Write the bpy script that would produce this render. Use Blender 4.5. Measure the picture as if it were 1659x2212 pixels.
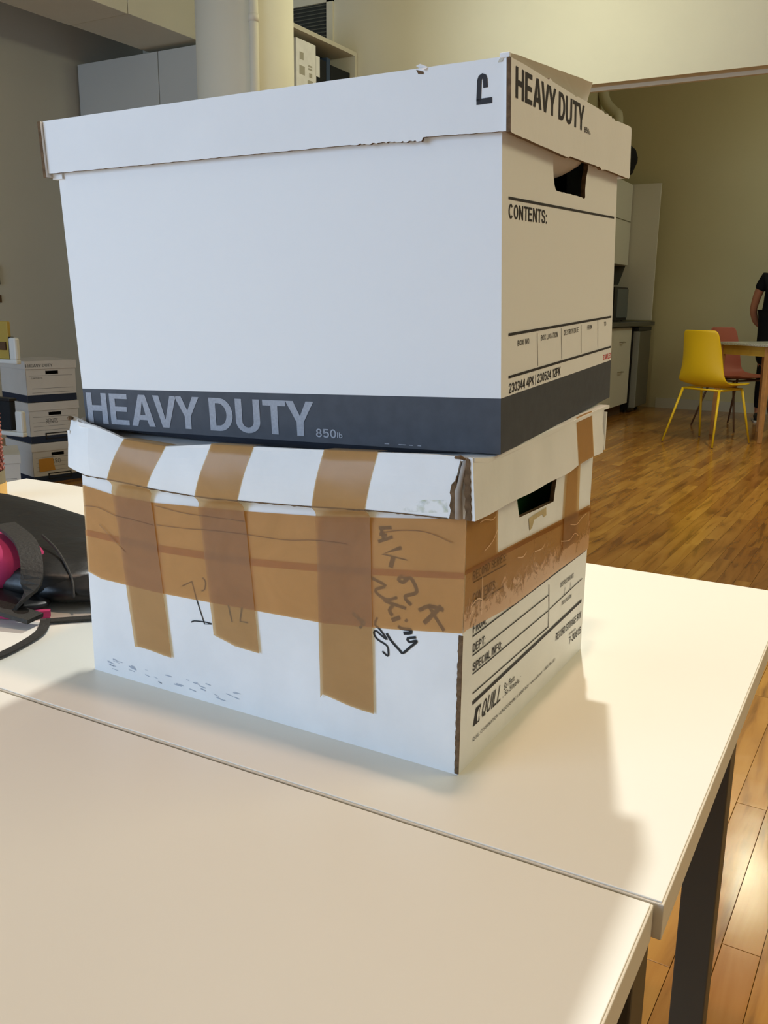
import bpy, bmesh, math, random
from mathutils import Vector, Matrix, Euler
from mathutils.geometry import tessellate_polygon

for o in list(bpy.data.objects): bpy.data.objects.remove(o)
SC = bpy.context.scene
COL = SC.collection
PI = math.pi
rnd = random.Random(7)

# ------------------------------------------------------------------ camera
cd = bpy.data.cameras.new('camera'); cam = bpy.data.objects.new('camera', cd); COL.objects.link(cam)
cd.sensor_fit = 'VERTICAL'; cd.sensor_height = 24.0; cd.sensor_width = 18.0
cd.lens = 1922.6 / 2212.0 * 24.0
cd.clip_start = 0.02; cd.clip_end = 60
cam.location = (0.254, -0.5701, 0.3508)
cam.rotation_euler = (math.radians(76.9703), math.radians(-0.6146), math.radians(29.5844))
SC.camera = cam

# ------------------------------------------------------------------ world, lamps, exposure
w = bpy.data.worlds.new('world'); SC.world = w; w.use_nodes = True
w.node_tree.nodes['Background'].inputs[0].default_value = (0.62, 0.76, 1.0, 1)
w.node_tree.nodes['Background'].inputs[1].default_value = 0.4
SC.view_settings.view_transform = 'Standard'; SC.view_settings.look = 'None'
SC.view_settings.exposure = 0.0; SC.view_settings.gamma = 1.0
SC.view_settings.use_curve_mapping = False
SC.cycles.max_bounces = 8; SC.cycles.diffuse_bounces = 5; SC.cycles.transparent_max_bounces = 12
SC.cycles.sample_clamp_indirect = 4.0
try:
    SC.cycles.use_denoising = True; SC.cycles.denoiser = 'OPENIMAGEDENOISE'
except Exception: pass

def lamp(name, kind, loc, energy, color, size=0.05, rot=None, sy=None, spot=None):
    d = bpy.data.lights.new(name, kind); d.energy = energy; d.color = color
    if kind == 'AREA':
        d.shape = 'RECTANGLE'; d.size = size; d.size_y = sy or size
    else: d.shadow_soft_size = size
    if spot: d.spot_size = math.radians(spot[0]); d.spot_blend = spot[1]
    o = bpy.data.objects.new(name, d); COL.objects.link(o); o.location = loc
    if rot is not None: o.rotation_euler = rot
    return o
def aim(a, b):
    return (Vector(b) - Vector(a)).to_track_quat('-Z', 'Y').to_euler()
WARM = (1.0, 0.87, 0.66)
a = (-0.47, 1.60, 2.18); lamp('pendant_lamp_light', 'SPOT', a, 180, (0.98, 1.0, 0.95), 0.028, aim(a, (-0.40, 0.25, 0)), spot=(108, 0.35))
a = (0.03, 0.16, 2.7); lamp('track_light', 'SPOT', a, 88, (1.0, 0.70, 0.50), 0.06, aim(a, (-0.1, -0.2, 0)), spot=(100, 0.6))
a = (-1.9, 4.7, 2.3); lamp('wall_washer_light', 'POINT', a, 36, (0.97, 1.0, 0.76), 0.08)
a = (-0.2, 5.45, 2.05); lamp('aisle_light', 'SPOT', a, 140, (1.0, 0.93, 0.60), 0.06, aim(a, (-0.4, 5.2, -0.7)), spot=(120, 0.6))
a = (2.5, 1.6, 2.8); lamp('side_fill_light', 'AREA', a, 86, (1.0, 0.91, 0.58), 2.2, aim(a, (0.3, 0.6, 0.2)), 2.2)  # added soft fill for the box end faces, no fixture there
a = (0.8, 8.2, 2.6); lamp('kitchen_fill_light', 'POINT', a, 50, (0.92, 1.0, 0.84), 0.2)  # added fill to lift the kitchen, which has no lamp of its own
a = (-3.0, -3.85, 1.0); lamp('window_daylight', 'AREA', a, 208, (0.50, 0.70, 0.98), 3.6, aim(a, (-1.2, 3, 0.3)), 2.2)

# ------------------------------------------------------------------ materials
def S(r, g, b):
    f = lambda c: (c / 255 / 12.92) if c / 255 <= 0.04045 else ((c / 255 + 0.055) / 1.055) ** 2.4
    return (f(r), f(g), f(b), 1.0)
def mat(name, col, rough=0.6, spec=0.4, metal=0.0, alpha=1.0, noise=0.0, nscale=6.0, bump=0.0, bscale=60.0, col2=None, coat=0.0):
    m = bpy.data.materials.new(name); m.use_nodes = True
    nt = m.node_tree; b = nt.nodes['Principled BSDF']
    b.inputs['Base Color'].default_value = col; b.inputs['Roughness'].default_value = rough
    b.inputs['Specular IOR Level'].default_value = spec; b.inputs['Metallic'].default_value = metal
    b.inputs['Alpha'].default_value = alpha
    b.inputs['Coat Weight'].default_value = coat
    tc = nt.nodes.new('ShaderNodeTexCoord')
    if noise > 0 or col2:
        n = nt.nodes.new('ShaderNodeTexNoise'); n.inputs['Scale'].default_value = nscale; n.inputs['Detail'].default_value = 5
        nt.links.new(tc.outputs['Object'], n.inputs['Vector'])
        r = nt.nodes.new('ShaderNodeValToRGB'); r.color_ramp.elements[0].position = 0.35; r.color_ramp.elements[1].position = 0.68
        c2 = col2 or tuple([c * (1 - noise) for c in col[:3]] + [1])
        r.color_ramp.elements[0].color = c2; r.color_ramp.elements[1].color = col
        nt.links.new(n.outputs['Fac'], r.inputs['Fac']); nt.links.new(r.outputs['Color'], b.inputs['Base Color'])
    if bump > 0:
        n2 = nt.nodes.new('ShaderNodeTexNoise'); n2.inputs['Scale'].default_value = bscale; n2.inputs['Detail'].default_value = 4
        nt.links.new(tc.outputs['Object'], n2.inputs['Vector'])
        bp = nt.nodes.new('ShaderNodeBump'); bp.inputs['Strength'].default_value = bump; bp.inputs['Distance'].default_value = 0.002
        nt.links.new(n2.outputs['Fac'], bp.inputs['Height']); nt.links.new(bp.outputs['Normal'], b.inputs['Normal'])
    return m

M = {}
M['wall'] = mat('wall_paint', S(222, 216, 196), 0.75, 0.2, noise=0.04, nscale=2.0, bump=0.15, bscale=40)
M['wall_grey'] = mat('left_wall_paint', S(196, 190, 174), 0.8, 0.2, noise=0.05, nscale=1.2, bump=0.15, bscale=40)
M['wall_kitchen'] = mat('kitchen_wall_paint', S(190, 180, 140), 0.8, 0.2, noise=0.04, nscale=1.5)
M['ceiling'] = mat('ceiling_paint', S(215, 210, 195), 0.8, 0.2)
M['laminate'] = mat('white_laminate', S(236, 232, 220), 0.38, 0.35, noise=0.02, nscale=3)
M['laminate_edge'] = mat('laminate_edge', S(222, 214, 198), 0.5, 0.3)
M['dark_metal'] = mat('dark_grey_steel', S(84, 78, 64), 0.55, 0.35, noise=0.08, nscale=8)
M['card'] = mat('white_cardboard', S(236, 236, 236), 0.62, 0.3, noise=0.03, nscale=14, bump=0.10, bscale=120)
M['card_old'] = mat('worn_white_cardboard', S(236, 236, 235), 0.62, 0.3, noise=0.07, nscale=18, bump=0.25, bscale=60)
M['kraft'] = mat('raw_corrugated_edge', S(120, 96, 72), 0.9, 0.1, noise=0.45, nscale=220)
M['kraft_in'] = mat('kraft_inside', S(118, 92, 66), 0.9, 0.1, noise=0.15, nscale=30)
M['ink'] = mat('dark_print', S(58, 57, 60), 0.65, 0.2, noise=0.1, nscale=300)
M['ink_grey'] = mat('light_grey_print', S(168, 172, 182), 0.65, 0.2, noise=0.16, nscale=420)
M['ink_red'] = mat('red_print', S(205, 60, 66), 0.65, 0.2)
M['marker'] = mat('black_marker', S(30, 32, 34), 0.5, 0.3)
M['green'] = mat('green_folder', S(40, 92, 44), 0.6, 0.2)
M['dark_inside'] = mat('dark_contents', S(38, 40, 42), 0.8, 0.1)
M['brown_contents'] = mat('brown_content', S(92, 70, 50), 0.8, 0.1)
M['yellow'] = mat('yellow_plastic', S(215, 178, 22), 0.45, 0.4)
M['pink_plastic'] = mat('terracotta_plastic', S(168, 92, 72), 0.5, 0.35)
M['wood_leg'] = mat('light_wood', S(190, 140, 88), 0.5, 0.3, noise=0.2, nscale=20)
M['black_leg'] = mat('brown_metal', S(92, 66, 44), 0.5, 0.3)
M['speckle'] = mat('speckled_top', S(205, 205, 196), 0.4, 0.4, noise=0.5, nscale=70)
M['cabinet'] = mat('cabinet_white', S(204, 200, 184), 0.5, 0.35)
M['cabinet_grey'] = mat('cabinet_grey_white', S(205, 205, 198), 0.5, 0.3)
M['counter'] = mat('dark_counter', S(74, 74, 68), 0.4, 0.4)
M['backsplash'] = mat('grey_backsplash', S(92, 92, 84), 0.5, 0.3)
M['black'] = mat('black_plastic', S(24, 25, 27), 0.45, 0.4)
M['glass_dark'] = mat('oven_glass', S(70, 80, 84), 0.2, 0.5)
M['fridge'] = mat('fridge_steel', S(92, 88, 74), 0.45, 0.4, noise=0.05)
M['fridge_edge'] = mat('fridge_edge', S(140, 142, 138), 0.4, 0.4)
M['skin'] = mat('skin', S(178, 118, 84), 0.55, 0.3)
M['cloth_dark'] = mat('dark_cloth', S(26, 26, 28), 0.85, 0.15, bump=0.3, bscale=80)
M['hair'] = mat('dark_hair', S(34, 24, 18), 0.6, 0.3)
M['shoe'] = mat('dark_shoe', S(34, 32, 32), 0.6, 0.3); M['sole'] = mat('white_sole', S(205, 200, 190), 0.6, 0.3)
M['nylon'] = mat('black_nylon', S(17, 18, 18), 0.42, 0.45, noise=0.3, nscale=18, bump=0.9, bscale=26)
M['nylon_trim'] = mat('grey_webbing', S(50, 48, 44), 0.6, 0.3, bump=0.5, bscale=260)
M['pink'] = mat('magenta_fabric', S(186, 58, 104), 0.7, 0.2, noise=0.15, nscale=14, bump=0.3, bscale=30)
M['mesh'] = mat('copper_beads', S(172, 100, 84), 0.4, 0.5, col2=S(96, 40, 40), nscale=60)
M['grey_band'] = mat('grey_band', S(120, 112, 90), 0.6, 0.3)
M['tan'] = mat('tan_base', S(212, 172, 104), 0.6, 0.3)
M['note'] = mat('orange_note', S(196, 140, 58), 0.7, 0.2)
M['navy'] = mat('navy_print', S(40, 48, 64), 0.6, 0.2)
M['blue'] = mat('blue_folder', S(48, 66, 92), 0.5, 0.3)
M['metal'] = mat('brushed_metal', S(180, 176, 160), 0.3, 0.5, metal=0.8)
M['vent_dark'] = mat('vent_dark', S(60, 62, 58), 0.8, 0.2)
M['vent'] = mat('vent_slat', S(112, 114, 106), 0.6, 0.3)

def tape_mat(name, col, fac=0.38, tint=(0.85, 0.60, 0.30, 1), patch=None):
    """translucent film: a glossy brown skin over a tinted transparent base"""
    m = mat(name, col, 0.30, 0.5, bump=0.30, bscale=24)
    nt = m.node_tree; b = nt.nodes['Principled BSDF']; out = nt.nodes['Material Output']
    tc = nt.nodes.new('ShaderNodeTexCoord')
    n = nt.nodes.new('ShaderNodeTexNoise'); n.inputs['Scale'].default_value = 22; n.inputs['Detail'].default_value = 5; n.inputs['Distortion'].default_value = 1.2
    nt.links.new(tc.outputs['Object'], n.inputs['Vector'])
    r = nt.nodes.new('ShaderNodeValToRGB')
    r.color_ramp.elements[0].position = 0.3; r.color_ramp.elements[1].position = 0.75
    r.color_ramp.elements[0].color = tuple([c * 0.90 for c in col[:3]] + [1]); r.color_ramp.elements[1].color = tuple([min(1, c * 1.06) for c in col[:3]] + [1])
    nt.links.new(n.outputs['Fac'], r.inputs['Fac']); colout = r.outputs['Color']
    tr = nt.nodes.new('ShaderNodeBsdfTransparent'); tr.inputs['Color'].default_value = tint
    mix = nt.nodes.new('ShaderNodeMixShader'); mix.inputs[0].default_value = fac
    nt.links.new(tr.outputs[0], mix.inputs[1]); nt.links.new(b.outputs[0], mix.inputs[2]); nt.links.new(mix.outputs[0], out.inputs['Surface'])
    if patch:   # lifted, torn patches where the film has lost its hold
        sep = nt.nodes.new('ShaderNodeSeparateXYZ'); nt.links.new(tc.outputs['Object'], sep.inputs[0])
        mr = nt.nodes.new('ShaderNodeMapRange'); mr.inputs[1].default_value = patch[0]; mr.inputs[2].default_value = patch[1]; mr.inputs[3].default_value = 0.36; mr.inputs[4].default_value = 0.0
        nt.links.new(sep.outputs['Z'], mr.inputs[0])
        n2 = nt.nodes.new('ShaderNodeTexNoise'); n2.inputs['Scale'].default_value = 70; n2.inputs['Detail'].default_value = 8; n2.inputs['Roughness'].default_value = 0.75; n2.inputs['Distortion'].default_value = 0.6
        nt.links.new(tc.outputs['Object'], n2.inputs['Vector'])
        ad = nt.nodes.new('ShaderNodeMath'); ad.operation = 'ADD'; nt.links.new(n2.outputs['Fac'], ad.inputs[0]); nt.links.new(mr.outputs[0], ad.inputs[1])
        cr = nt.nodes.new('ShaderNodeValToRGB'); cr.color_ramp.elements[0].position = 0.66; cr.color_ramp.elements[1].position = 0.74
        nt.links.new(ad.outputs[0], cr.inputs['Fac'])
        mx = nt.nodes.new('ShaderNodeMix'); mx.data_type = 'RGBA'; nt.links.new(cr.outputs['Color'], mx.inputs['Factor'])
        nt.links.new(colout, mx.inputs['A']); mx.inputs['B'].default_value = S(205, 160, 118); colout = mx.outputs['Result']
        mm = nt.nodes.new('ShaderNodeMapRange'); mm.inputs[3].default_value = fac; mm.inputs[4].default_value = 0.80
        nt.links.new(cr.outputs['Color'], mm.inputs[0]); nt.links.new(mm.outputs[0], mix.inputs[0])
    nt.links.new(colout, b.inputs['Base Color'])
    return m
M['tape'] = tape_mat('brown_packing_tape', S(198, 150, 104))
M['tape_strip'] = tape_mat('brown_packing_tape_strip', S(180, 148, 110), 0.42)
M['tape_end'] = tape_mat('crinkled_packing_tape', S(170, 122, 70), 0.36, tint=(0.80, 0.60, 0.36, 1), patch=(0.112, 0.150))
# thin raised creases in the film
M['crease'] = mat('tape_crease', S(214, 176, 136), 0.3, 0.5)

def band_mat():   # white box board printed with a dark band along its foot
    m = mat('printed_box_board', S(236, 236, 236), 0.62, 0.3, bump=0.10, bscale=120)
    nt = m.node_tree; b = nt.nodes['Principled BSDF']
    tc = nt.nodes.new('ShaderNodeTexCoord'); sep = nt.nodes.new('ShaderNodeSeparateXYZ'); nt.links.new(tc.outputs['Object'], sep.inputs[0])
    def mul(i, k):
        q = nt.nodes.new('ShaderNodeMath'); q.operation = 'MULTIPLY'; nt.links.new(sep.outputs[i], q.inputs[0]); q.inputs[1].default_value = k; return q.outputs[0]
    def add(a, c):
        q = nt.nodes.new('ShaderNodeMath'); q.operation = 'ADD'; nt.links.new(a, q.inputs[0])
        if isinstance(c, float): q.inputs[1].default_value = c
        else: nt.links.new(c, q.inputs[1])
        return q.outputs[0]
    e = add(add(sep.outputs[2], mul(0, -0.0107)), mul(1, 0.0066))
    lt = nt.nodes.new('ShaderNodeMath'); lt.operation = 'LESS_THAN'; nt.links.new(e, lt.inputs[0]); lt.inputs[1].default_value = 0.0404
    n = nt.nodes.new('ShaderNodeTexNoise'); n.inputs['Scale'].default_value = 90; n.inputs['Detail'].default_value = 5; nt.links.new(tc.outputs['Object'], n.inputs['Vector'])
    r = nt.nodes.new('ShaderNodeValToRGB'); r.color_ramp.elements[0].color = S(62, 65, 72); r.color_ramp.elements[1].color = S(80, 84, 92)
    nt.links.new(n.outputs['Fac'], r.inputs['Fac'])
    mx = nt.nodes.new('ShaderNodeMix'); mx.data_type = 'RGBA'; nt.links.new(lt.outputs[0], mx.inputs['Factor'])
    mx.inputs['A'].default_value = S(236, 236, 236); nt.links.new(r.outputs['Color'], mx.inputs['B'])
    nt.links.new(mx.outputs['Result'], b.inputs['Base Color'])
    return m
M['band_board'] = band_mat()

def wood_floor():
    m = bpy.data.materials.new('oak_floor'); m.use_nodes = True
    nt = m.node_tree; b = nt.nodes['Principled BSDF']
    b.inputs['Roughness'].default_value = 0.20; b.inputs['Specular IOR Level'].default_value = 0.5
    tc = nt.nodes.new('ShaderNodeTexCoord'); oi = nt.nodes.new('ShaderNodeObjectInfo'); gi = nt.nodes.new('ShaderNodeNewGeometry')
    a1 = nt.nodes.new('ShaderNodeMath'); a1.operation = 'ADD'; nt.links.new(oi.outputs['Random'], a1.inputs[0]); nt.links.new(gi.outputs['Random Per Island'], a1.inputs[1])
    fr = nt.nodes.new('ShaderNodeMath'); fr.operation = 'FRACT'; nt.links.new(a1.outputs[0], fr.inputs[0])
    off = nt.nodes.new('ShaderNodeMath'); off.operation = 'MULTIPLY'; nt.links.new(fr.outputs[0], off.inputs[0]); off.inputs[1].default_value = 37.0
    cb = nt.nodes.new('ShaderNodeCombineXYZ'); nt.links.new(off.outputs[0], cb.inputs[0]); nt.links.new(off.outputs[0], cb.inputs[1])
    vm = nt.nodes.new('ShaderNodeVectorMath'); vm.operation = 'ADD'; nt.links.new(tc.outputs['Object'], vm.inputs[0]); nt.links.new(cb.outputs[0], vm.inputs[1])
    mp = nt.nodes.new('ShaderNodeMapping'); mp.inputs['Scale'].default_value = (14, 1.6, 14); nt.links.new(vm.outputs[0], mp.inputs['Vector'])
    n = nt.nodes.new('ShaderNodeTexNoise'); n.inputs['Scale'].default_value = 1.6; n.inputs['Detail'].default_value = 7; n.inputs['Distortion'].default_value = 0.6
    nt.links.new(mp.outputs[0], n.inputs['Vector'])
    r = nt.nodes.new('ShaderNodeValToRGB'); cr = r.color_ramp
    cr.elements[0].position = 0.25; cr.elements[0].color = S(120, 76, 34); cr.elements[1].position = 0.8; cr.elements[1].color = S(208, 158, 88)
    e = cr.elements.new(0.48); e.color = S(186, 134, 68)
    nt.links.new(n.outputs['Fac'], r.inputs['Fac'])
    r2 = nt.nodes.new('ShaderNodeValToRGB'); r2.color_ramp.elements[0].color = S(190, 168, 138); r2.color_ramp.elements[1].color = S(238, 236, 204)
    nt.links.new(fr.outputs[0], r2.inputs['Fac'])
    mx = nt.nodes.new('ShaderNodeMix'); mx.data_type = 'RGBA'; mx.blend_type = 'MULTIPLY'; mx.inputs['Factor'].default_value = 0.9
    nt.links.new(r.outputs['Color'], mx.inputs['A']); nt.links.new(r2.outputs['Color'], mx.inputs['B'])
    nt.links.new(mx.outputs['Result'], b.inputs['Base Color'])
    nb = nt.nodes.new('ShaderNodeTexNoise'); nb.inputs['Scale'].default_value = 9; nb.inputs['Detail'].default_value = 3; nt.links.new(vm.outputs[0], nb.inputs['Vector'])
    bp = nt.nodes.new('ShaderNodeBump'); bp.inputs['Strength'].default_value = 0.25; bp.inputs['Distance'].default_value = 0.003
    nt.links.new(nb.outputs['Fac'], bp.inputs['Height']); nt.links.new(bp.outputs['Normal'], b.inputs['Normal'])
    return m
M['floor'] = wood_floor()

# ------------------------------------------------------------------ helpers
def link(name, me, parent=None, loc=None, rot=None):
    o = bpy.data.objects.new(name, me); COL.objects.link(o)
    if parent is not None: o.parent = parent
    if loc is not None: o.location = loc
    if rot is not None: o.rotation_euler = rot
    return o
def tag(o, label=None, cat=None, group=None, kind=None):
    if label: o['label'] = label
    if cat: o['category'] = cat
    if group: o['group'] = group
    if kind: o['kind'] = kind
    return o
def root(name, label, cat, loc=(0, 0, 0), rot=(0, 0, 0), group=None):
    return tag(link(name, None, None, loc, rot), label, cat, group)
class MB:
    """collects shapes, builds ONE mesh object"""
    def __init__(s): s.v = []; s.f = []; s.mi = []
    def add(s, vs, fs, mi=0):
        n = len(s.v); s.v += [tuple(v) for v in vs]; s.f += [tuple(i + n for i in f) for f in fs]; s.mi += [mi] * len(fs); return s
    def box(s, x0, x1, y0, y1, z0, z1, mi=0, M4=None):
        vs = [Vector((x, y, z)) for x in (x0, x1) for y in (y0, y1) for z in (z0, z1)]
        if M4 is not None: vs = [M4 @ v for v in vs]
        return s.add(vs, [(0, 1, 3, 2), (4, 6, 7, 5), (0, 4, 5, 1), (2, 3, 7, 6), (0, 2, 6, 4), (1, 5, 7, 3)], mi)
    def tube(s, pts, rad, seg=10, mi=0, cap=True):
        pts = [Vector(p) for p in pts]; n = len(pts); rs = rad if isinstance(rad, (list, tuple)) else [rad] * n
        vs = []; up = Vector((0.13, 0.21, 0.97)).normalized()
        for i, p in enumerate(pts):
            t = (pts[min(i + 1, n - 1)] - pts[max(i - 1, 0)]).normalized()
            a = t.cross(up)
            if a.length < 1e-3: a = t.cross(Vector((1, 0, 0)))
            a.normalize(); b = t.cross(a).normalized()
            for k in range(seg):
                th = 2 * PI * k / seg; vs.append(p + (a * math.cos(th) + b * math.sin(th)) * rs[i])
        fs = [(i * seg + k, i * seg + (k + 1) % seg, (i + 1) * seg + (k + 1) % seg, (i + 1) * seg + k) for i in range(n - 1) for k in range(seg)]
        if cap: fs += [tuple(range(seg - 1, -1, -1)), tuple((n - 1) * seg + k for k in range(seg))]
        return s.add(vs, fs, mi)
    def prism(s, outer, fn, thick, mi=0, mi_edge=None, holes=()):
        """flat polygon (u,v) with holes, placed by fn(u, v, d), d = depth 0..thick"""
        loops = [[Vector((u, v, 0)) for u, v in L] for L in [outer] + list(holes)]
        flat = [p for L in loops for p in L]
        tr = tessellate_polygon(loops)
        n = len(flat)
        vs = [fn(p.x, p.y, 0) for p in flat] + [fn(p.x, p.y, thick) for p in flat]
        s.add(vs, [tuple(t) for t in tr] + [tuple(i + n for i in reversed(t)) for t in tr], mi)
        base = len(s.v) - 2 * n; k = 0
        for L in loops:
            m = len(L)
            for i in range(m):
                a = base + k + i; b = base + k + (i + 1) % m
                s.f.append((a, b, b + n, a + n)); s.mi.append(mi if mi_edge is None else mi_edge)
            k += m
        return s
    def build(s, name, mats, parent=None, smooth=False, bevel=0.0, fixn=True):
        me = bpy.data.meshes.new(name); me.from_pydata([tuple(v) for v in s.v], [], s.f)
        mats = mats if isinstance(mats, (list, tuple)) else [mats]
        for m in mats: me.materials.append(m)
        for p, i in zip(me.polygons, s.mi): p.material_index = i; p.use_smooth = smooth
        me.update()
        bm = bmesh.new(); bm.from_mesh(me)
        if fixn: bmesh.ops.recalc_face_normals(bm, faces=bm.faces)
        if bevel > 0:
            bmesh.ops.bevel(bm, geom=[e for e in bm.edges if len(e.link_faces) == 2 and e.calc_face_angle(0) > 0.7], offset=bevel, segments=2, affect='EDGES', profile=0.5)
        bm.to_mesh(me); bm.free()
        return link(name, me, parent)

def text_mesh(s, rect, fn, mb, mi=0, bold=0.0, shear=0.0):
    """lettering fitted to rect (u0,u1,v0,v1), placed by fn(u,v)"""
    c = bpy.data.curves.new('lettering', 'FONT'); c.body = s; c.size = 1.0; c.offset = bold; c.resolution_u = 3; c.shear = shear; c.fill_mode = 'FRONT'
    o = bpy.data.objects.new('lettering', c); COL.objects.link(o)
    dg = bpy.context.evaluated_depsgraph_get()
    me = bpy.data.meshes.new_from_object(o.evaluated_get(dg))
    vs = [v.co.copy() for v in me.vertices]; fs = [tuple(p.vertices) for p in me.polygons]
    bpy.data.objects.remove(o); bpy.data.curves.remove(c); bpy.data.meshes.remove(me)
    if not vs: return
    x0 = min(v.x for v in vs); x1 = max(v.x for v in vs); y0 = min(v.y for v in vs); y1 = max(v.y for v in vs)
    u0, u1, v0, v1 = rect
    mb.add([fn(u0 + (v.x - x0) / (x1 - x0) * (u1 - u0), v0 + (v.y - y0) / (y1 - y0) * (v1 - v0)) for v in vs], fs, mi)
GL = {   # bold grotesque capitals in a unit cell: (advance, outer outline, holes)
 'H': (0.81, [[(0,0),(.19,0),(.19,.42),(.52,.42),(.52,0),(.71,0),(.71,1),(.52,1),(.52,.60),(.19,.60),(.19,1),(0,1)]], []),
 'E': (0.72, [[(0,0),(.63,0),(.63,.16),(.19,.16),(.19,.43),(.58,.43),(.58,.59),(.19,.59),(.19,.84),(.61,.84),(.61,1),(0,1)]], []),
 'A': (0.75, [[(0,0),(.20,0),(.26,.20),(.52,.20),(.58,0),(.78,0),(.50,1),(.28,1)]], [[(.305,.355),(.475,.355),(.39,.80)]]),
 'V': (0.72, [[(.27,0),(.48,0),(.76,1),(.56,1),(.375,.25),(.20,1),(0,1)]], []),
 'Y': (0.76, [[(.28,0),(.47,0),(.47,.39),(.76,1),(.55,1),(.38,.57),(.20,1),(-.01,1),(.28,.39)]], []),
 'T': (0.66, [[(.23,0),(.42,0),(.42,.84),(.65,.84),(.65,1),(0,1),(0,.84),(.23,.84)]], []),
 'N': (0.78, [[(0,0),(.19,0),(.19,.68),(.52,0),(.71,0),(.71,1),(.53,1),(.53,.33),(.19,1),(0,1)]], []),
 ' ': (0.30, [], []),
}
def _arc(cx, cy, rx, ry, a0, a1, n=12): return [(cx + rx * math.cos(math.radians(a0 + (a1 - a0) * i / n)), cy + ry * math.sin(math.radians(a0 + (a1 - a0) * i / n))) for i in range(n + 1)]
GL['D'] = (0.79, [[(0,0)] + _arc(.30,.5,.40,.5,-90,90,16) + [(0,1)]], [[(.19,.16)] + _arc(.28,.5,.235,.34,-90,90,14) + [(.19,.84)]])
GL['U'] = (0.80, [[(0,1)] + [(0,.34)] + _arc(.355,.33,.355,.345,180,360,14) + [(.71,1),(.52,1)] + _arc(.355,.33,.165,.18,0,-180,10) + [(.19,1)]], [])
def block_text(s, rect, fn, mb, mi=0):
    x = 0.0; parts = []
    for ch in s:
        adv, outs, holes = GL[ch]
        for o_ in outs: parts.append(([(x + a, b) for a, b in o_], [[(x + a, b) for a, b in h] for h in holes]))
        x += adv
    x -= 0.04; u0, u1, v0, v1 = rect
    f = lambda p: (u0 + p[0] / x * (u1 - u0), v0 + p[1] * (v1 - v0))
    for o_, hs in parts:
        loops = [[Vector((*f(p), 0)) for p in L] for L in [o_] + hs]
        tr = tessellate_polygon(loops); flat = [p for L in loops for p in L]
        mb.add([fn(p.x, p.y) for p in flat], [tuple(t) for t in tr], mi)
def _el(cx, cy, rx, ry, a0, a1, n=16): return _arc(cx, cy, rx, ry, a0, a1, n)
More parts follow.
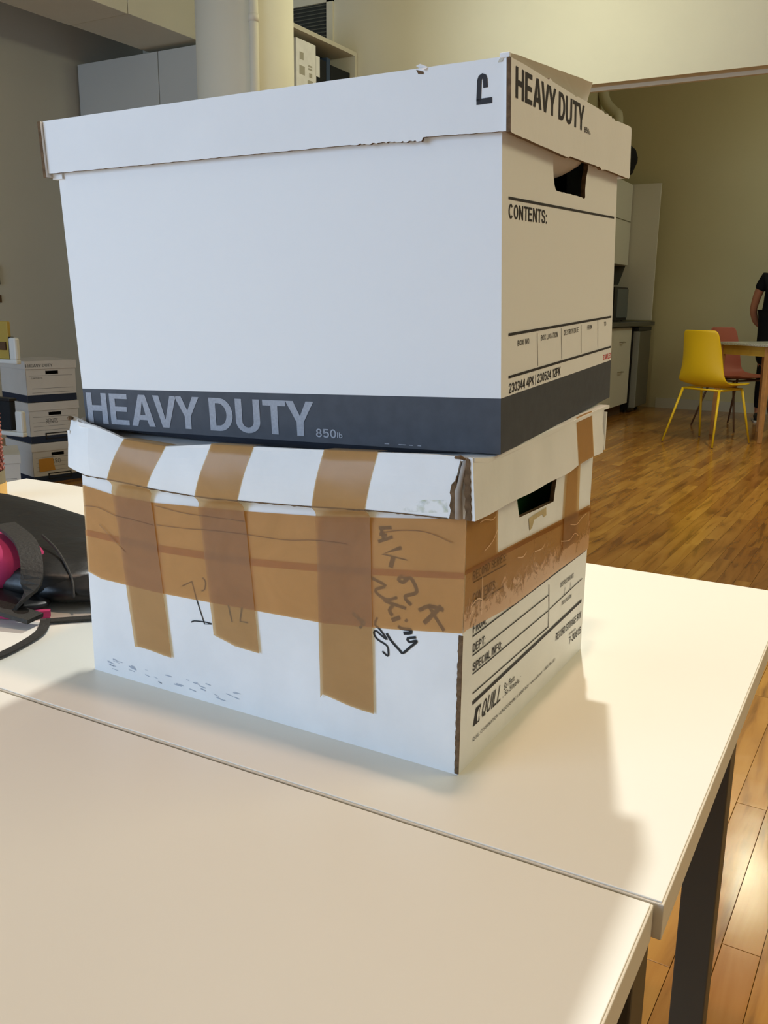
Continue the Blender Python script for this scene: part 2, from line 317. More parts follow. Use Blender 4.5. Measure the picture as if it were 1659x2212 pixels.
def _glyph(ch):
    """grotesque capitals and figures as thick strokes, cell width W, height 1"""
    W, a, z = 0.62, 0.075, 0.925; m = W / 2; r = W - a
    G = {
     'A': [[(0.06, 0), (m, 1)], [(m, 1), (W - 0.06, 0)], [(0.15, 0.30), (W - 0.15, 0.30)]],
     'B': [[(a, 0), (a, 1)], [(0, z), (m, z)] + _el(m, 0.725, r - m - .02, 0.20, 90, -90, 10) + [(0, 0.525)], [(0, 0.525), (m, 0.525)] + _el(m, 0.30, r - m, 0.225, 90, -90, 10) + [(0, a)]],
     'C': [_el(m, 0.5, r - m, 0.425, 42, 318, 22)],
     'D': [[(a, 0), (a, 1)], [(0, z), (m - .05, z)] + _el(m - .05, 0.5, r - m + .05, 0.425, 90, -90, 14) + [(0, a)]],
     'E': [[(a, 0), (a, 1)], [(a, z), (W - .03, z)], [(a, 0.52), (W - .08, 0.52)], [(a, a), (W - .02, a)]],
     'F': [[(a, 0), (a, 1)], [(a, z), (W - .03, z)], [(a, 0.50), (W - .10, 0.50)]],
     'G': [_el(m, 0.5, r - m, 0.425, 45, 345, 22), [(m + .03, .46), (W, .46)], [(r, 0.02), (r, .50)]],
     'H': [[(a, 0), (a, 1)], [(r, 0), (r, 1)], [(a, .52), (r, .52)]],
     'I': [[(a, 0), (a, 1)]],
     'K': [[(a, 0), (a, 1)], [(r + .02, 1), (a, .38)], [(m - .08, .56), (r + .03, 0)]],
     'L': [[(a, 0), (a, 1)], [(a, a), (W - .05, a)]],
     'M': [[(a, 0), (a, 1)], [(r + .1, 0), (r + .1, 1)], [(a, 1), (m + .05, .15)], [(m + .05, .15), (r + .1, 1)]],
     'N': [[(a, 0), (a, 1)], [(r, 0), (r, 1)], [(a, .98), (r, .02)]],
     'O': [_el(m, 0.5, r - m, 0.425, 0, 360, 26)],
     'P': [[(a, 0), (a, 1)], [(0, z), (m, z)] + _el(m, 0.69, r - m, 0.235, 90, -90, 10) + [(0, 0.455)]],
     'Q': [_el(m, 0.5, r - m, 0.425, 0, 360, 26), [(m, .28), (W, 0)]],
     'R': [[(a, 0), (a, 1)], [(0, z), (m, z)] + _el(m, 0.71, r - m, 0.215, 90, -90, 10) + [(0, 0.495)], [(m, .49), (r, 0)]],
     'S': [smooth_path([(r, .70), (r - .06, .86), (m, z), (a + .05, .86), (a + .01, .73), (a + .08, .60), (m, .52), (r - .06, .43), (r, .28), (r - .07, .13), (m, a), (a + .05, .13), (a, .30)], 3)],
     'T': [[(m, 0), (m, 1)], [(0, z), (W, z)]],
     'U': [[(a, 1), (a, .32)] + _el(m, .32, r - m, .245, 180, 360, 12) + [(r, 1)]],
     'V': [[(.06, 1), (m, 0)], [(m, 0), (W - .06, 1)]],
     'X': [[(.05, 0), (W - .05, 1)], [(.05, 1), (W - .05, 0)]],
     'Y': [[(.05, 1), (m, .42)], [(W - .05, 1), (m, .42)], [(m, 0), (m, .46)]],
     '0': [_el(m, 0.5, r - m, 0.425, 0, 360, 26)],
     '1': [[(m, 0), (m, 1)], [(m, .92), (a + .05, .74)]],
     '2': [smooth_path([(a, .70), (a + .07, .88), (m, z), (r - .05, .87), (r, .70), (r - .1, .48), (a + .05, .20), (a, a)], 3), [(a, a), (W, a)]],
     '3': [smooth_path([(a, .73), (a + .07, .88), (m, z), (r - .04, .86), (r - .03, .68), (m, .53), (r - .02, .42), (r, .25), (r - .07, .12), (m, a), (a + .06, .12), (a, .27)], 3)],
     '4': [[(r - .08, 0), (r - .08, 1)], [(r - .10, .97), (.03, .28)], [(.0, .28), (W, .28)]],
     '5': [[(W - .06, z), (a + .06, z)], [(a + .06, 1), (a + .02, .46)], smooth_path([(a + .02, .50), (m, .62), (r - .03, .52), (r, .34), (r - .06, .14), (m, a), (a + .06, .12), (a, .24)], 3)],
     '6': [_el(m, .32, r - m, .245, 0, 360, 20), smooth_path([(a, .34), (a + .02, .70), (m, z), (r - .02, .78)], 4)],
     '7': [[(0, z), (W, z)], [(r + .02, .96), (m - .06, 0)]],
     '8': [_el(m, .30, r - m, .225, 0, 360, 20), _el(m, .73, r - m - .03, .195, 0, 360, 18)],
     '9': [_el(m, .68, r - m, .245, 0, 360, 20), smooth_path([(r, .66), (r - .02, .30), (m, a), (a + .02, .22)], 4)],
     ':': [[(a, .0), (a, .16)], [(a, .52), (a, .68)]], '.': [[(a, .0), (a, .16)]], '-': [[(.05, .40), (.38, .40)]], '|': [[(a, -.12), (a, 1.05)]], ' ': [],
    }
    adv = {'I': .25, ':': .26, '.': .26, ' ': .34, '-': .50, 'M': .84, 'T': .68, 'L': .64, '1': .60, '|': .26, 'A': .68, 'V': .68}.get(ch, .74)
    return adv, G[ch]
def stroke_text(s, rect, fn, mb, mi=0, wd=0.15, slant=0.0):
    x = 0.0; items = []
    for ch in s:
        adv, st = _glyph(ch)
        items += [[(x + p[0], p[1]) for p in L] for L in st]; x += adv
    x -= 0.12; u0, u1, v0, v1 = rect; k = (v1 - v0)
    sc = (u1 - u0 - slant * k) / x
    g = lambda u, v: fn(u0 + u * sc + slant * v * k, v0 + v * k)
    for L in items: stroke(L, wd, g, mb, mi)
def stroke(path, wd, fn, mb, mi=0):
    P = [Vector(p) for p in path]; n = len(P)
    L = []; R = []
    for i in range(n):
        t = (P[min(i + 1, n - 1)] - P[max(i - 1, 0)]).normalized(); nn = Vector((-t.y, t.x))
        ww = wd[i] if isinstance(wd, (list, tuple)) else wd
        L.append(P[i] + nn * ww / 2); R.append(P[i] - nn * ww / 2)
    vs = [fn(p.x, p.y) for p in L] + [fn(p.x, p.y) for p in R]
    mb.add(vs, [(i, i + 1, n + i + 1, n + i) for i in range(n - 1)], mi)
def line(a, b, th, fn, mb, mi=0):
    (x0, y0), (x1, y1) = a, b
    t = Vector((x1 - x0, y1 - y0)).normalized(); nn = Vector((-t.y, t.x)) * th / 2
    mb.add([fn(x0 - nn.x, y0 - nn.y), fn(x1 - nn.x, y1 - nn.y), fn(x1 + nn.x, y1 + nn.y), fn(x0 + nn.x, y0 + nn.y)], [(0, 1, 2, 3)], mi)
def smooth_path(P, n=4):
    out = []
    for i in range(len(P) - 1):
        p0 = P[max(i - 1, 0)]; p1 = P[i]; p2 = P[i + 1]; p3 = P[min(i + 2, len(P) - 1)]
        for k in range(n):
            t = k / n
            out.append(tuple(0.5 * (2 * b + (c - a) * t + (2 * a - 5 * b + 4 * c - d) * t * t + (-a + 3 * b - 3 * c + d) * t ** 3) for a, b, c, d in zip(p0, p1, p2, p3)))
    out.append(tuple(P[-1])); return out

# ------------------------------------------------------------------ room shell
FZ = -0.74; CZ = 2.9; XL = -6.02; XR = 3.2; YB = -4.0; YH = 6.0; YK = 9.8
def structure(name, mb, mats, **k): return tag(mb.build(name, mats, **k), kind='structure')
floor = structure('floor', MB().box(XL - 0.15, XR + 0.15, YB - 0.15, YK + 0.15, FZ - 0.12, FZ - 0.016), mat('subfloor', S(60, 40, 24), 0.9))
structure('ceiling', MB().box(XL - 0.15, XR + 0.15, YB - 0.15, YK + 0.15, CZ, CZ + 0.12), M['ceiling'])
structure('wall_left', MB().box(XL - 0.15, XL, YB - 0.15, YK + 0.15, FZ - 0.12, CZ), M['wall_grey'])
structure('wall_right', MB().box(XR, XR + 0.15, YB - 0.15, YK + 0.15, FZ - 0.12, CZ), M['wall'])
mb = MB()
mb.box(XL, -1.98, YH, YH + 0.13, FZ - 0.12, CZ); mb.box(-1.98, XR, YH, YH + 0.13, 1.876, CZ)
structure('wall_front', mb, M['wall'])
structure('wall_far', MB().box(XL, XR, YK, YK + 0.15, FZ - 0.12, CZ), M['wall_kitchen'])
structure('wall_kitchen', MB().box(-2.97, -2.82, YH + 0.13, YK, FZ - 0.12, CZ), M['wall_kitchen'])
structure('trim_1', MB().box(-1.98, XR, YH + 0.1, YH + 0.135, 1.85, 1.876), M['wall'])
structure('baseboard_far', MB().box(-2.06, XR, YK - 0.02, YK, FZ, FZ + 0.11), mat('baseboard_paint', S(186, 180, 158), 0.6))
# rear wall with the windows the daylight comes through
mb = MB()
mb.box(XL, XR, YB - 0.15, YB, FZ - 0.12, -0.3); mb.box(XL, XR, YB - 0.15, YB, 2.1, CZ)
for x0, x1 in ((XL, -4.5), (-2.75, -2.45), (-0.7, XR)): mb.box(x0, x1, YB - 0.15, YB, -0.3, 2.1)
structure('wall_back', mb, M['wall'])
gl = mat('window_glass', (0.9, 0.95, 1, 1), 0.02, 0.5, alpha=0.15)
for i, (x0, x1) in enumerate(((-4.5, -2.75), (-2.45, -0.7))):
    mb = MB()
    for a in (x0, (x0 + x1) / 2 - 0.025, x1 - 0.05): mb.box(a, a + 0.05, YB - 0.09, YB - 0.04, -0.3, 2.1)
    for z in (-0.3, 0.88, 2.05): mb.box(x0, x1, YB - 0.09, YB - 0.04, z, z + 0.05)
    wn = structure('window_%d' % (i + 1), mb, M['cabinet'])
    MB().box(x0, x1, YB - 0.068, YB - 0.062, -0.3, 2.1).build('glass', gl, wn)

# floor planks: boards run along Y, turned a little
PW = 0.064; rot = Matrix.Rotation(math.radians(-1.5), 4, 'Z')
pm = {}
for L in (0.7, 0.95, 1.25):
    o = MB().box(-PW / 2 + 0.0005, PW / 2 - 0.0005, 0.0006, L - 0.0006, -0.016, 0, 0).build('plank', M['floor'], None, bevel=0.0006)
    pm[L] = o.data; bpy.data.objects.remove(o)
cand = []
x = -6.6; C0 = Vector((cam.location.x, cam.location.y))
cam_dir = Vector((-math.sin(cam.rotation_euler.z), math.cos(cam.rotation_euler.z)))
while x < 3.6:
    y = -4.6 - rnd.random() * 0.9
    while y < 10.2:
        L = rnd.choice((0.7, 0.95, 1.25)); cand.append((x, y, L)); y += L
    x += PW
def vis(c):
    p = (rot @ Vector((c[0], c[1] + c[2] / 2, 0))).to_2d(); d = p - C0; f = d.dot(cam_dir); s_ = d.x * cam_dir.y - d.y * cam_dir.x
    px = 829 + 1922 * s_ / max(f, 0.1)
    if f < 0.5 or px < 1255 or px > 1670: return 1e6 + f
    return f
cand = [c for c in cand if XL - 0.05 < (rot @ Vector((c[0], c[1] + c[2] / 2, 0))).x < XR + 0.05 and YB - 0.6 < c[1] < YK]
cand.sort(key=vis)
mbf = MB()
for i, (x, y, L) in enumerate(cand):
    p = rot @ Vector((x, y, 0)); z = FZ
    if y + L > YK - 0.02: L2 = YK - 0.01 - y
    else: L2 = L
    if i < 300 and L2 == L:
        o = link('plank', pm[L], floor, (p.x, p.y, z), (0, 0, math.radians(-1.5)))
    elif L2 > 0.05:
        mbf.box(-PW / 2 + 0.0005, PW / 2 - 0.0005, 0.0006, L2 - 0.0006, -0.016, 0, 0, Matrix.Translation((p.x, p.y, z)) @ rot)
tag(mbf.build('plank', M['floor'], floor), kind='stuff')

# soffit duct
sf = root('ceiling_duct', 'long boxed white duct under the ceiling at upper left', 'duct', (-4.99, 2.0, 2.32))
MB().box(-0.29, 0.29, -4.0, 2.487, 0, 0.55).build('duct_casing', M['wall'], sf, bevel=0.004)
MB().box(-0.29, 0.29, 2.493, 4.0, 0.003, 0.55).build('duct_casing', M['wall'], sf, bevel=0.004)

# round column and its pipe
cl = root('column', 'round white painted column behind the upper white box', 'column', (-3.30, 4.0, FZ))
MB().tube([(0, 0, 0.0), (0, 0, CZ - FZ)], 0.285, 48).build('shaft', M['wall'], cl, smooth=False)
for p in cl.children[0].data.polygons: p.use_smooth = abs(p.normal.z) < 0.5
pp = root('water_pipe', 'thin white vertical pipe running up the front of the column', 'pipe', (-3.07, 3.785, FZ))
MB().tube([(0, 0, 0), (0, 0, CZ - FZ)], 0.026, 20).build('pipe_tube', M['wall'], pp, smooth=True)
MB().tube([(0, 0, 2.62), (0, 0, 2.66)], 0.030, 20).build('pipe_joint', M['wall'], pp, smooth=True)

# tall cabinets with flush doors
cb = root('tall_cabinet', 'pale grey tall cabinet with two flush doors left of the column', 'cabinet', (-6.0, 5.2, FZ))
MB().box(0.0, 1.98, 0.02, 0.75, 0.0, 3.03).build('carcass', M['cabinet_grey'], cb, bevel=0.002)
for i in range(2):
    MB().box(0.003 + i * 0.90, 0.895 + i * 0.90, 0, 0.02, 0.08, 3.03).build('door', M['cabinet_grey'], cb, bevel=0.002)
MB().box(1.803, 1.98, 0, 0.02, 0.08, 3.03).build('filler_panel', M['cabinet_grey'], cb, bevel=0.002)

# louvre vent on the front wall
av = root('air_vent', 'grey louvred vent high on the wall right of the column', 'vent', (-4.35, YH, 2.42))
MB().box(-0.03, 0.36, -0.004, 0.0, -0.03, 0.40).build('backing', M['vent_dark'], av)
mb = MB(); mb.box(0.33, 0.39, -0.022, 0, -0.05, 0.46); mb.box(-0.2, 0.39, -0.022, 0, 0.28, 0.46); mb.box(-0.2, 0.39, -0.022, 0, -0.08, -0.03); mb.box(-0.2, -0.03, -0.022, 0, -0.03, 0.28)
mb.build('frame', M['wall'], av)
for k in range(11):
    T = Matrix.Translation((0.15, -0.012, -0.015 + k * 0.028)) @ Matrix.Rotation(math.radians(35), 4, 'X')
    MB().box(-0.18, 0.18, -0.009, 0.009, -0.0015, 0.0015, 0, T).build('slat', M['vent'], av)

# open shelf unit against the front wall, front faces +X
sh = root('open_shelf', 'white open shelf unit holding dark binders beside the column', 'shelf', (-4.0, 4.90, FZ))
TOPZ = 2.30 - FZ
MB().box(0, 0.26, 0, 1.09, TOPZ - 0.03, TOPZ).build('top_board', M['cabinet'], sh)
MB().box(0, 0.26, 1.06, 1.09, 0, TOPZ - 0.03).build('side_panel', M['cabinet'], sh)
MB().box(0, 0.26, 0, 0.03, 0, TOPZ - 0.03).build('side_panel', M['cabinet'], sh)
MB().box(-0.012, 0, 0, 1.09, 0, TOPZ).build('back_panel', M['dark_inside'], sh)
for z in (1.0, 1.75, 2.4): MB().box(0, 0.255, 0.03, 1.06, z, z + 0.025).build('shelf_board', M['cabinet'], sh)
SZ = FZ + 2.425
t = root('white_file_box', 'white box file with grey print at the left end of the shelf', 'file box', (-3.88, 5.17, SZ))
MB().box(-0.10, 0.13, 0, 0.25, 0, 0.535).build('case', M['card_old'], t, bevel=0.003)
mb = MB()
fnb = lambda u, v: (0.1306, u, v)
for u, v, wd, h in ((0.04, 0.40, 0.05, 0.05), (0.035, 0.30, 0.07, 0.06), (0.15, 0.37, 0.05, 0.012), (0.15, 0.35, 0.05, 0.012), (0.16, 0.30, 0.04, 0.03), (0.14, 0.23, 0.07, 0.05)):
    mb.add([fnb(u, v), fnb(u + wd, v), fnb(u + wd, v + h), fnb(u, v + h)], [(0, 1, 2, 3)])
mb.build('printed_label', mat('grey_label_print', S(168, 164, 150), 0.7), t)
t = root('white_card', 'small white card sticking out beside the white box file', 'card', (-3.84, 5.427, SZ))
MB().box(0, 0.085, 0, 0.004, 0, 0.47).build('card_sheet', M['card'], t)
MB().box(0.085, 0.087, 0, 0.05, 0.33, 0.47).build('tab', M['card'], t)
for i, (y0, y1, m_, lb, h) in enumerate(((5.44, 5.60, 'dark_inside', 'charcoal binder next to the white card on the shelf', 0.47), (5.605, 5.655, 'blue', 'narrow blue binder between the dark ones on the shelf', 0.50), (5.66, 5.94, 'dark_inside', 'wide charcoal binder at the right end of the shelf', 0.46))):
    t = root('binder', lb, 'binder', (-3.86, y0, SZ), group='binders on the open shelf')
    MB().box(-0.11, 0.085, 0, y1 - y0, 0, h).build('cover', M[m_], t, bevel=0.003)
    MB().tube([(0.085, (y1 - y0) / 2, 0.06), (0.0865, (y1 - y0) / 2, 0.06)], 0.012, 12).build('finger_ring', M['metal'], t)

# ------------------------------------------------------------------ tables
def desk(name, x0, x1, y0, y1, label, legs):
    t = root(name, label, 'table', ((x0 + x1) / 2, (y0 + y1) / 2, FZ), group='white laminate tables')
    ox, oy = (x0 + x1) / 2, (y0 + y1) / 2
    MB().box(x0 - ox, x1 - ox, y0 - oy, y1 - oy, -FZ - 0.026, -FZ - 0.0012).build('table_core', M['laminate_edge'], t, bevel=0.0008)
    MB().box(x0 - ox + 0.0015, x1 - ox - 0.0015, y0 - oy + 0.0015, y1 - oy - 0.0015, -FZ - 0.0013, -FZ).build('tabletop', M['laminate'], t, bevel=0.0005)
    for lx, ly in legs:
        MB().box(lx - ox, lx - ox + 0.045, ly - oy, ly - oy + 0.045, 0, -FZ - 0.026).build('leg', M['dark_metal'], t, bevel=0.002)
    xa = min(l[0] for l in legs); xb = max(l[0] for l in legs); ya = min(l[1] for l in legs); yb = max(l[1] for l in legs)
    for yy in (ya, yb): MB().box(xa - ox + 0.045, xb - ox, yy - oy + 0.01, yy - oy + 0.035, -FZ - 0.066, -FZ - 0.027).build('frame_rail', M['dark_metal'], t)
    for xx in (xa, xb): MB().box(xx - ox + 0.01, xx - ox + 0.035, ya - oy + 0.045, yb - oy, -FZ - 0.066, -FZ - 0.027).build('frame_rail', M['dark_metal'], t)
    return t
desk('table', -1.262, 0.172, -0.0745, 0.627, 'white laminate table carrying the stack of two boxes', [(0.088, 0.555), (0.107, -0.045), (-1.2, 0.555), (-1.2, -0.045)])
desk('table', -1.262, 0.1665, -0.777, -0.0768, 'white laminate table in the foreground, butted against the box table', [(0.085, -0.14), (0.085, -0.74), (-1.2, -0.14), (-1.2, -0.74)])

# ------------------------------------------------------------------ box walls
def box_body(parent, L, W, H, t, mats, end_holes=(), fold=True, name='body'):
    """mats: board, raw edge, inside"""
    mb = MB()
    E_ = lambda u, v, d: (-d, u, v)            # end panel: u = y, v = z
    k0 = len(mb.mi)
    mb.prism([(0, 0), (W, 0), (W, H), (0, H)], E_, t, 0, 1, end_holes)
    if True:      # near, far and bottom edges: the white liner runs round them
        for q in range(k0, len(mb.mi)):
            vs_ = [mb.v[i] for i in mb.f[q]]
            if len(vs_) == 4 and (max(v[1] for v in vs_) < 1e-6 or min(v[1] for v in vs_) > W - 1e-6 or max(v[2] for v in vs_) < 1e-6): mb.mi[q] = 0
    F_ = lambda u, v, d: (u, d, v)
    mb.prism([(-L, 0), (-t, 0), (-t, H), (-L, H)], F_, t, 0, 0)
    mb.box(-L, -t, W - t, W, 0, H, 0); mb.box(-L, -L + t, t, W - t, 0, H, 0); mb.box(-L + t, -t, t, W - t, 0, t, 0)
    o = mb.build(name, mats, parent)
    return o

# ================================================================== LOWER BOX (taped)
L1, W1 = 0.3933, 0.3025
b1 = root('taped_storage_box', 'worn white storage box wrapped in brown tape, under the cleaner box', 'box', (0, 0, 0), (0, 0, math.radians(-0.3367)))
hole1 = [(0.0986, 0.215), (0.0986, 0.1985), (0.1020, 0.190), (0.1056, 0.1824), (0.150, 0.1812), (0.1894, 0.1805), (0.1915, 0.190), (0.1949, 0.201), (0.196, 0.215)]
box_body(b1, L1, W1, 0.230, 0.004, [M['card_old'], M['kraft'], M['kraft_in']], [hole1], fold=False)
# raw corrugated corner between the two faces
mb = MB(); prev = None
r2 = random.Random(3); zz = 0.001; pts = []
while zz < 0.116:
    pts.append((zz, -0.0024 - r2.random() * 0.0009)); zz += 0.0025
outl = [(0.0006, z) for z, _ in pts] + [(x_, z) for z, x_ in reversed(pts)]
mb.prism(outl, lambda u, v, d: (u, -0.0008 + d, v), 0.0010, 0)
mb.build('torn_corner_edge', M['kraft'], b1)
# lid of the lower box
TH = 0.003
ftop = [(-0.402, 0.2480), (-0.3934, 0.2475), (-0.36, 0.2435), (-0.338, 0.2385), (-0.3247, 0.2345), (-0.276, 0.2325), (-0.2259, 0.2385), (-0.1818, 0.2404), (-0.1146, 0.2437), (-0.0674, 0.2462), (-0.02, 0.2488), (-0.0005, 0.2488)]
fbot = [(-0.398, 0.2035), (-0.390, 0.2012), (-0.374, 0.1980), (-0.3446, 0.1978), (-0.320, 0.1966), (-0.2944, 0.1952), (-0.243, 0.1938), (-0.1973, 0.1955), (-0.1243, 0.1993), (-0.0761, 0.2028), (-0.03, 0.2045), (-0.006, 0.2052)]
def interp(T, x):
    if x <= T[0][0]: return T[0][1]
    for (a, b), (c, d) in zip(T, T[1:]):
        if x <= c: return b + (d - b) * (x - a) / (c - a)
    return T[-1][1]
rl = random.Random(11)
def front_pt(s_, k, d=0.0, n=0):
    """s_ 0..1 along the lid front, k 0 = bottom .. 1 = top; d in front of the sheet"""
    xt = -0.402 + s_ * (0.4015); xb = -0.398 + s_ * 0.392
    zt = interp(ftop, xt); zb = interp(fbot, xb)
    x_ = xb + (xt - xb) * k; z_ = zb + (zt - zb) * k
    yb = -0.0145; yt = -0.0105
    y_ = yb + (yt - yb) * k - 0.0022 * math.sin(PI * k) - d
    if s_ < 0.08: y_ += (0.08 - s_) * 0.10 * (0.4 + k)
    y_ += 0.0003 * math.sin(37 * s_ + 5 * k)
    return (x_, y_, z_)
NS, NK = 60, 8
def sheet(fn, nu, nv, thick_vec, mb, mi=0, mie=0):
    P = [[Vector(fn(i / nu, j / nv)) for j in range(nv + 1)] for i in range(nu + 1)]
    tv = Vector(thick_vec); base = len(mb.v)
    vs = [P[i][j] for i in range(nu + 1) for j in range(nv + 1)]; N = len(vs)
    idx = lambda i, j: i * (nv + 1) + j
    fs = [(idx(i, j), idx(i + 1, j), idx(i + 1, j + 1), idx(i, j + 1)) for i in range(nu) for j in range(nv)]
    mb.add(vs + [v + tv for v in vs], fs + [tuple(k + N for k in reversed(f)) for f in fs], mi)
    ring = [(i, 0) for i in range(nu)] + [(nu, j) for j in range(nv)] + [(i, nv) for i in range(nu, 0, -1)] + [(0, j) for j in range(nv, 0, -1)]
    m = len(ring)
    mb.add([], [])
    for a in range(m):
        p = base + idx(*ring[a]); q = base + idx(*ring[(a + 1) % m]); mb.f.append((p, q, q + N, p + N)); mb.mi.append(mie if (ring[a][1] == 0 and ring[(a + 1) % m][1] == 0) else mi)
lidmb = MB()
sheet(lambda u, v: front_pt(u, v), NS, NK, (0, TH, 0), lidmb, 0, 1)
etop = [(-0.012, 0.2495), (0.02, 0.2452), (0.06, 0.2475), (0.15, 0.2520), (0.21, 0.2550), (0.26, 0.2568), (0.318, 0.2570)]
ebot = [(-0.012, 0.2049), (0.05, 0.2058), (0.12, 0.207), (0.1859, 0.2081), (0.2178, 0.2108), (0.2609, 0.213), (0.296, 0.2126), (0.312, 0.216)]
def end_pt(s_, k, d=0.0):
    y_ = -0.0125 + s_ * 0.326; zt = interp(etop, y_); zb = interp(ebot, y_)
    z_ = zb + (zt - zb) * k
    x_ = 0.0125 - 0.0035 * k + d + 0.0007 * math.sin(23 * s_)
    if s_ > 0.93: x_ -= (s_ - 0.93) * 0.07; 
    return (x_, y_ + (0.004 * math.sin(9 * k) if s_ > 0.97 else 0), z_)
sheet(lambda u, v: end_pt(u, v), 44, NK, (-TH, 0, 0), lidmb, 0, 1)
# top sheet, sagging a little under the load
OB2 = Vector((0.0142, 0.0252, 0.2472)); EB2 = (math.radians(2.3754), math.radians(-1.2836), math.radians(2.394)); RB2 = Euler(EB2, 'XYZ').to_matrix()
nrm = RB2 @ Vector((0, 0, 1))
def plane2(x_, y_): return OB2.z - ((x_ - OB2.x) * nrm.x + (y_ - OB2.y) * nrm.y) / nrm.z
def top_pt(u, v):
    x_ = -0.402 + u * 0.412; y_ = -0.0110 + v * 0.325
    s_ = u * 0.412 / 0.4015
    rim = min(interp(ftop, min(x_, -0.0005)), 0.2488)
    under = plane2(x_, y_) - 0.0016 - 0.0105 * max(0, math.sin(PI * max(0, min(1, (x_ + 0.40) / 0.39)))) ** 0.6 * max(0, 1 - max(0, y_) / 0.12)
    e_edge = interp(etop, y_)
    wx = max(0, min(1, (x_ + 0.02) / 0.03)); wy = max(0, 1 - v / 0.06)
    z_ = under
    z_ = z_ * (1 - wy) + rim * wy
    if x_ > -0.01: z_ = min(z_, e_edge) 
    z_ = z_ * (1 - wx) + min(e_edge, z_ + 0.004) * wx
    if y_ > 0.006 and x_ > -0.4 and x_ < 0.014: z_ = min(z_, under)
    if u < 0.04 and v < 0.08: y_ += (0.04 - u) * 0.9
    return (x_, y_, z_)
sheet(top_pt, 60, 30, (0, 0, -TH), lidmb, 0, 0)
lidmb.box(-0.402, -0.399, -0.006, 0.312, 0.203, 0.236, 0); lidmb.box(-0.40, 0.008, 0.312, 0.315, 0.212, 0.25, 0)
lid1 = lidmb.build('lid', [M['card_old'], M['kraft']], b1, smooth=False)
# raw board along the lower edge of the lid front
mb = MB(); re_ = random.Random(31); vs = []; n = 120
for i in range(n + 1):
    s_ = 0.05 + 0.945 * i / n; p = front_pt(s_, 0.0); h_ = 0.0005 + 0.0006 * re_.random()
    vs += [(p[0], p[1] - 0.0002, p[2] - h_), (p[0], p[1] - 0.0002, p[2] + 0.0003), (p[0], p[1] + 0.003, p[2] - h_)]
mb.add(vs, [(i * 3, i * 3 + 3, i * 3 + 4, i * 3 + 1) for i in range(n)] + [(i * 3 + 2, i * 3 + 5, i * 3 + 3, i * 3) for i in range(n)])
mb.build('raw_lid_edge', M['kraft'], b1, fixn=False)
# torn near corner of the lid: rolled liner and raw edges
mb = MB()
mb.tube([(0.0005, -0.0135, 0.2055), (-0.0005, -0.0135, 0.225), (0.0025, -0.0125, 0.242), (0.004, -0.012, 0.2485)], [0.0030, 0.0026, 0.0020, 0.0016], 12)
mb.build('rolled_liner', mat('grey_liner', S(176, 166, 156), 0.8, 0.1, noise=0.2, nscale=120), b1, smooth=True)
mb = MB()
zs = [0.205 + i * 0.0031 for i in range(15)]
outl = [(0.0095 - 0.0002 * i + 0.0006 * (i % 2), z) for i, z in enumerate(zs)] + [(0.0050 - 0.0002 * i + 0.0005 * (i % 3), z) for i, z in reversed(list(enumerate(zs)))]
mb.prism(outl, lambda u, v, d: (u, -0.0135 + d, v), 0.002)
outl = [(-0.0012 - 0.0004 * (i % 2), z) for i, z in enumerate(zs[:-4])] + [(-0.0065 + 0.0006 * (i % 3) + (0.004 if i > 8 else 0), z) for i, z in reversed(list(enumerate(zs[:-4])))]
mb.prism(outl, lambda u, v, d: (u, -0.0150 + d, v), 0.002)
mb.tube([(-0.004, -0.0128, 0.2485), (0.001, -0.0150, 0.2495), (0.004, -0.0130, 0.2480)], [0.001, 0.0016, 0.0008], 6)
mb.build('torn_corner_edge', M['kraft'], b1)
# kraft hint at the far left corner of the lid
MB().tube([(-0.4005, 0.002, 0.2465), (-0.3985, -0.0055, 0.2475), (-0.393, -0.0100, 0.2475)], [0.001, 0.0022, 0.001], 7).build('torn_corner_edge', M['kraft'], b1)
# faint crayon stain on the lid front
st_ = mat('crayon_stain', S(206, 208, 160), 0.7, 0.2, alpha=0.35, col2=S(150, 180, 184), nscale=260)
nt_ = st_.node_tree; nn_ = nt_.nodes.new('ShaderNodeTexNoise'); nn_.inputs['Scale'].default_value = 130; nn_.inputs['Detail'].default_value = 6
tt_ = nt_.nodes.new('ShaderNodeTexCoord'); nt_.links.new(tt_.outputs['Object'], nn_.inputs['Vector'])
rr_ = nt_.nodes.new('ShaderNodeMapRange'); rr_.inputs[1].default_value = 0.45; rr_.inputs[2].default_value = 0.72; rr_.inputs[4].default_value = 0.6
nt_.links.new(nn_.outputs['Fac'], rr_.inputs[0]); nt_.links.new(rr_.outputs[0], nt_.nodes['Principled BSDF'].inputs['Alpha'])
mb = MB()
pts = [(0.90, 0.04), (0.92, 0.20), (0.945, 0.27), (0.99, 0.30), (0.995, 0.10), (0.95, 0.05)]
mb.add([front_pt(a_, k_, 0.0004) for a_, k_ in pts], [tuple(range(6))]); mb.build('crayon_stain', st_, b1)

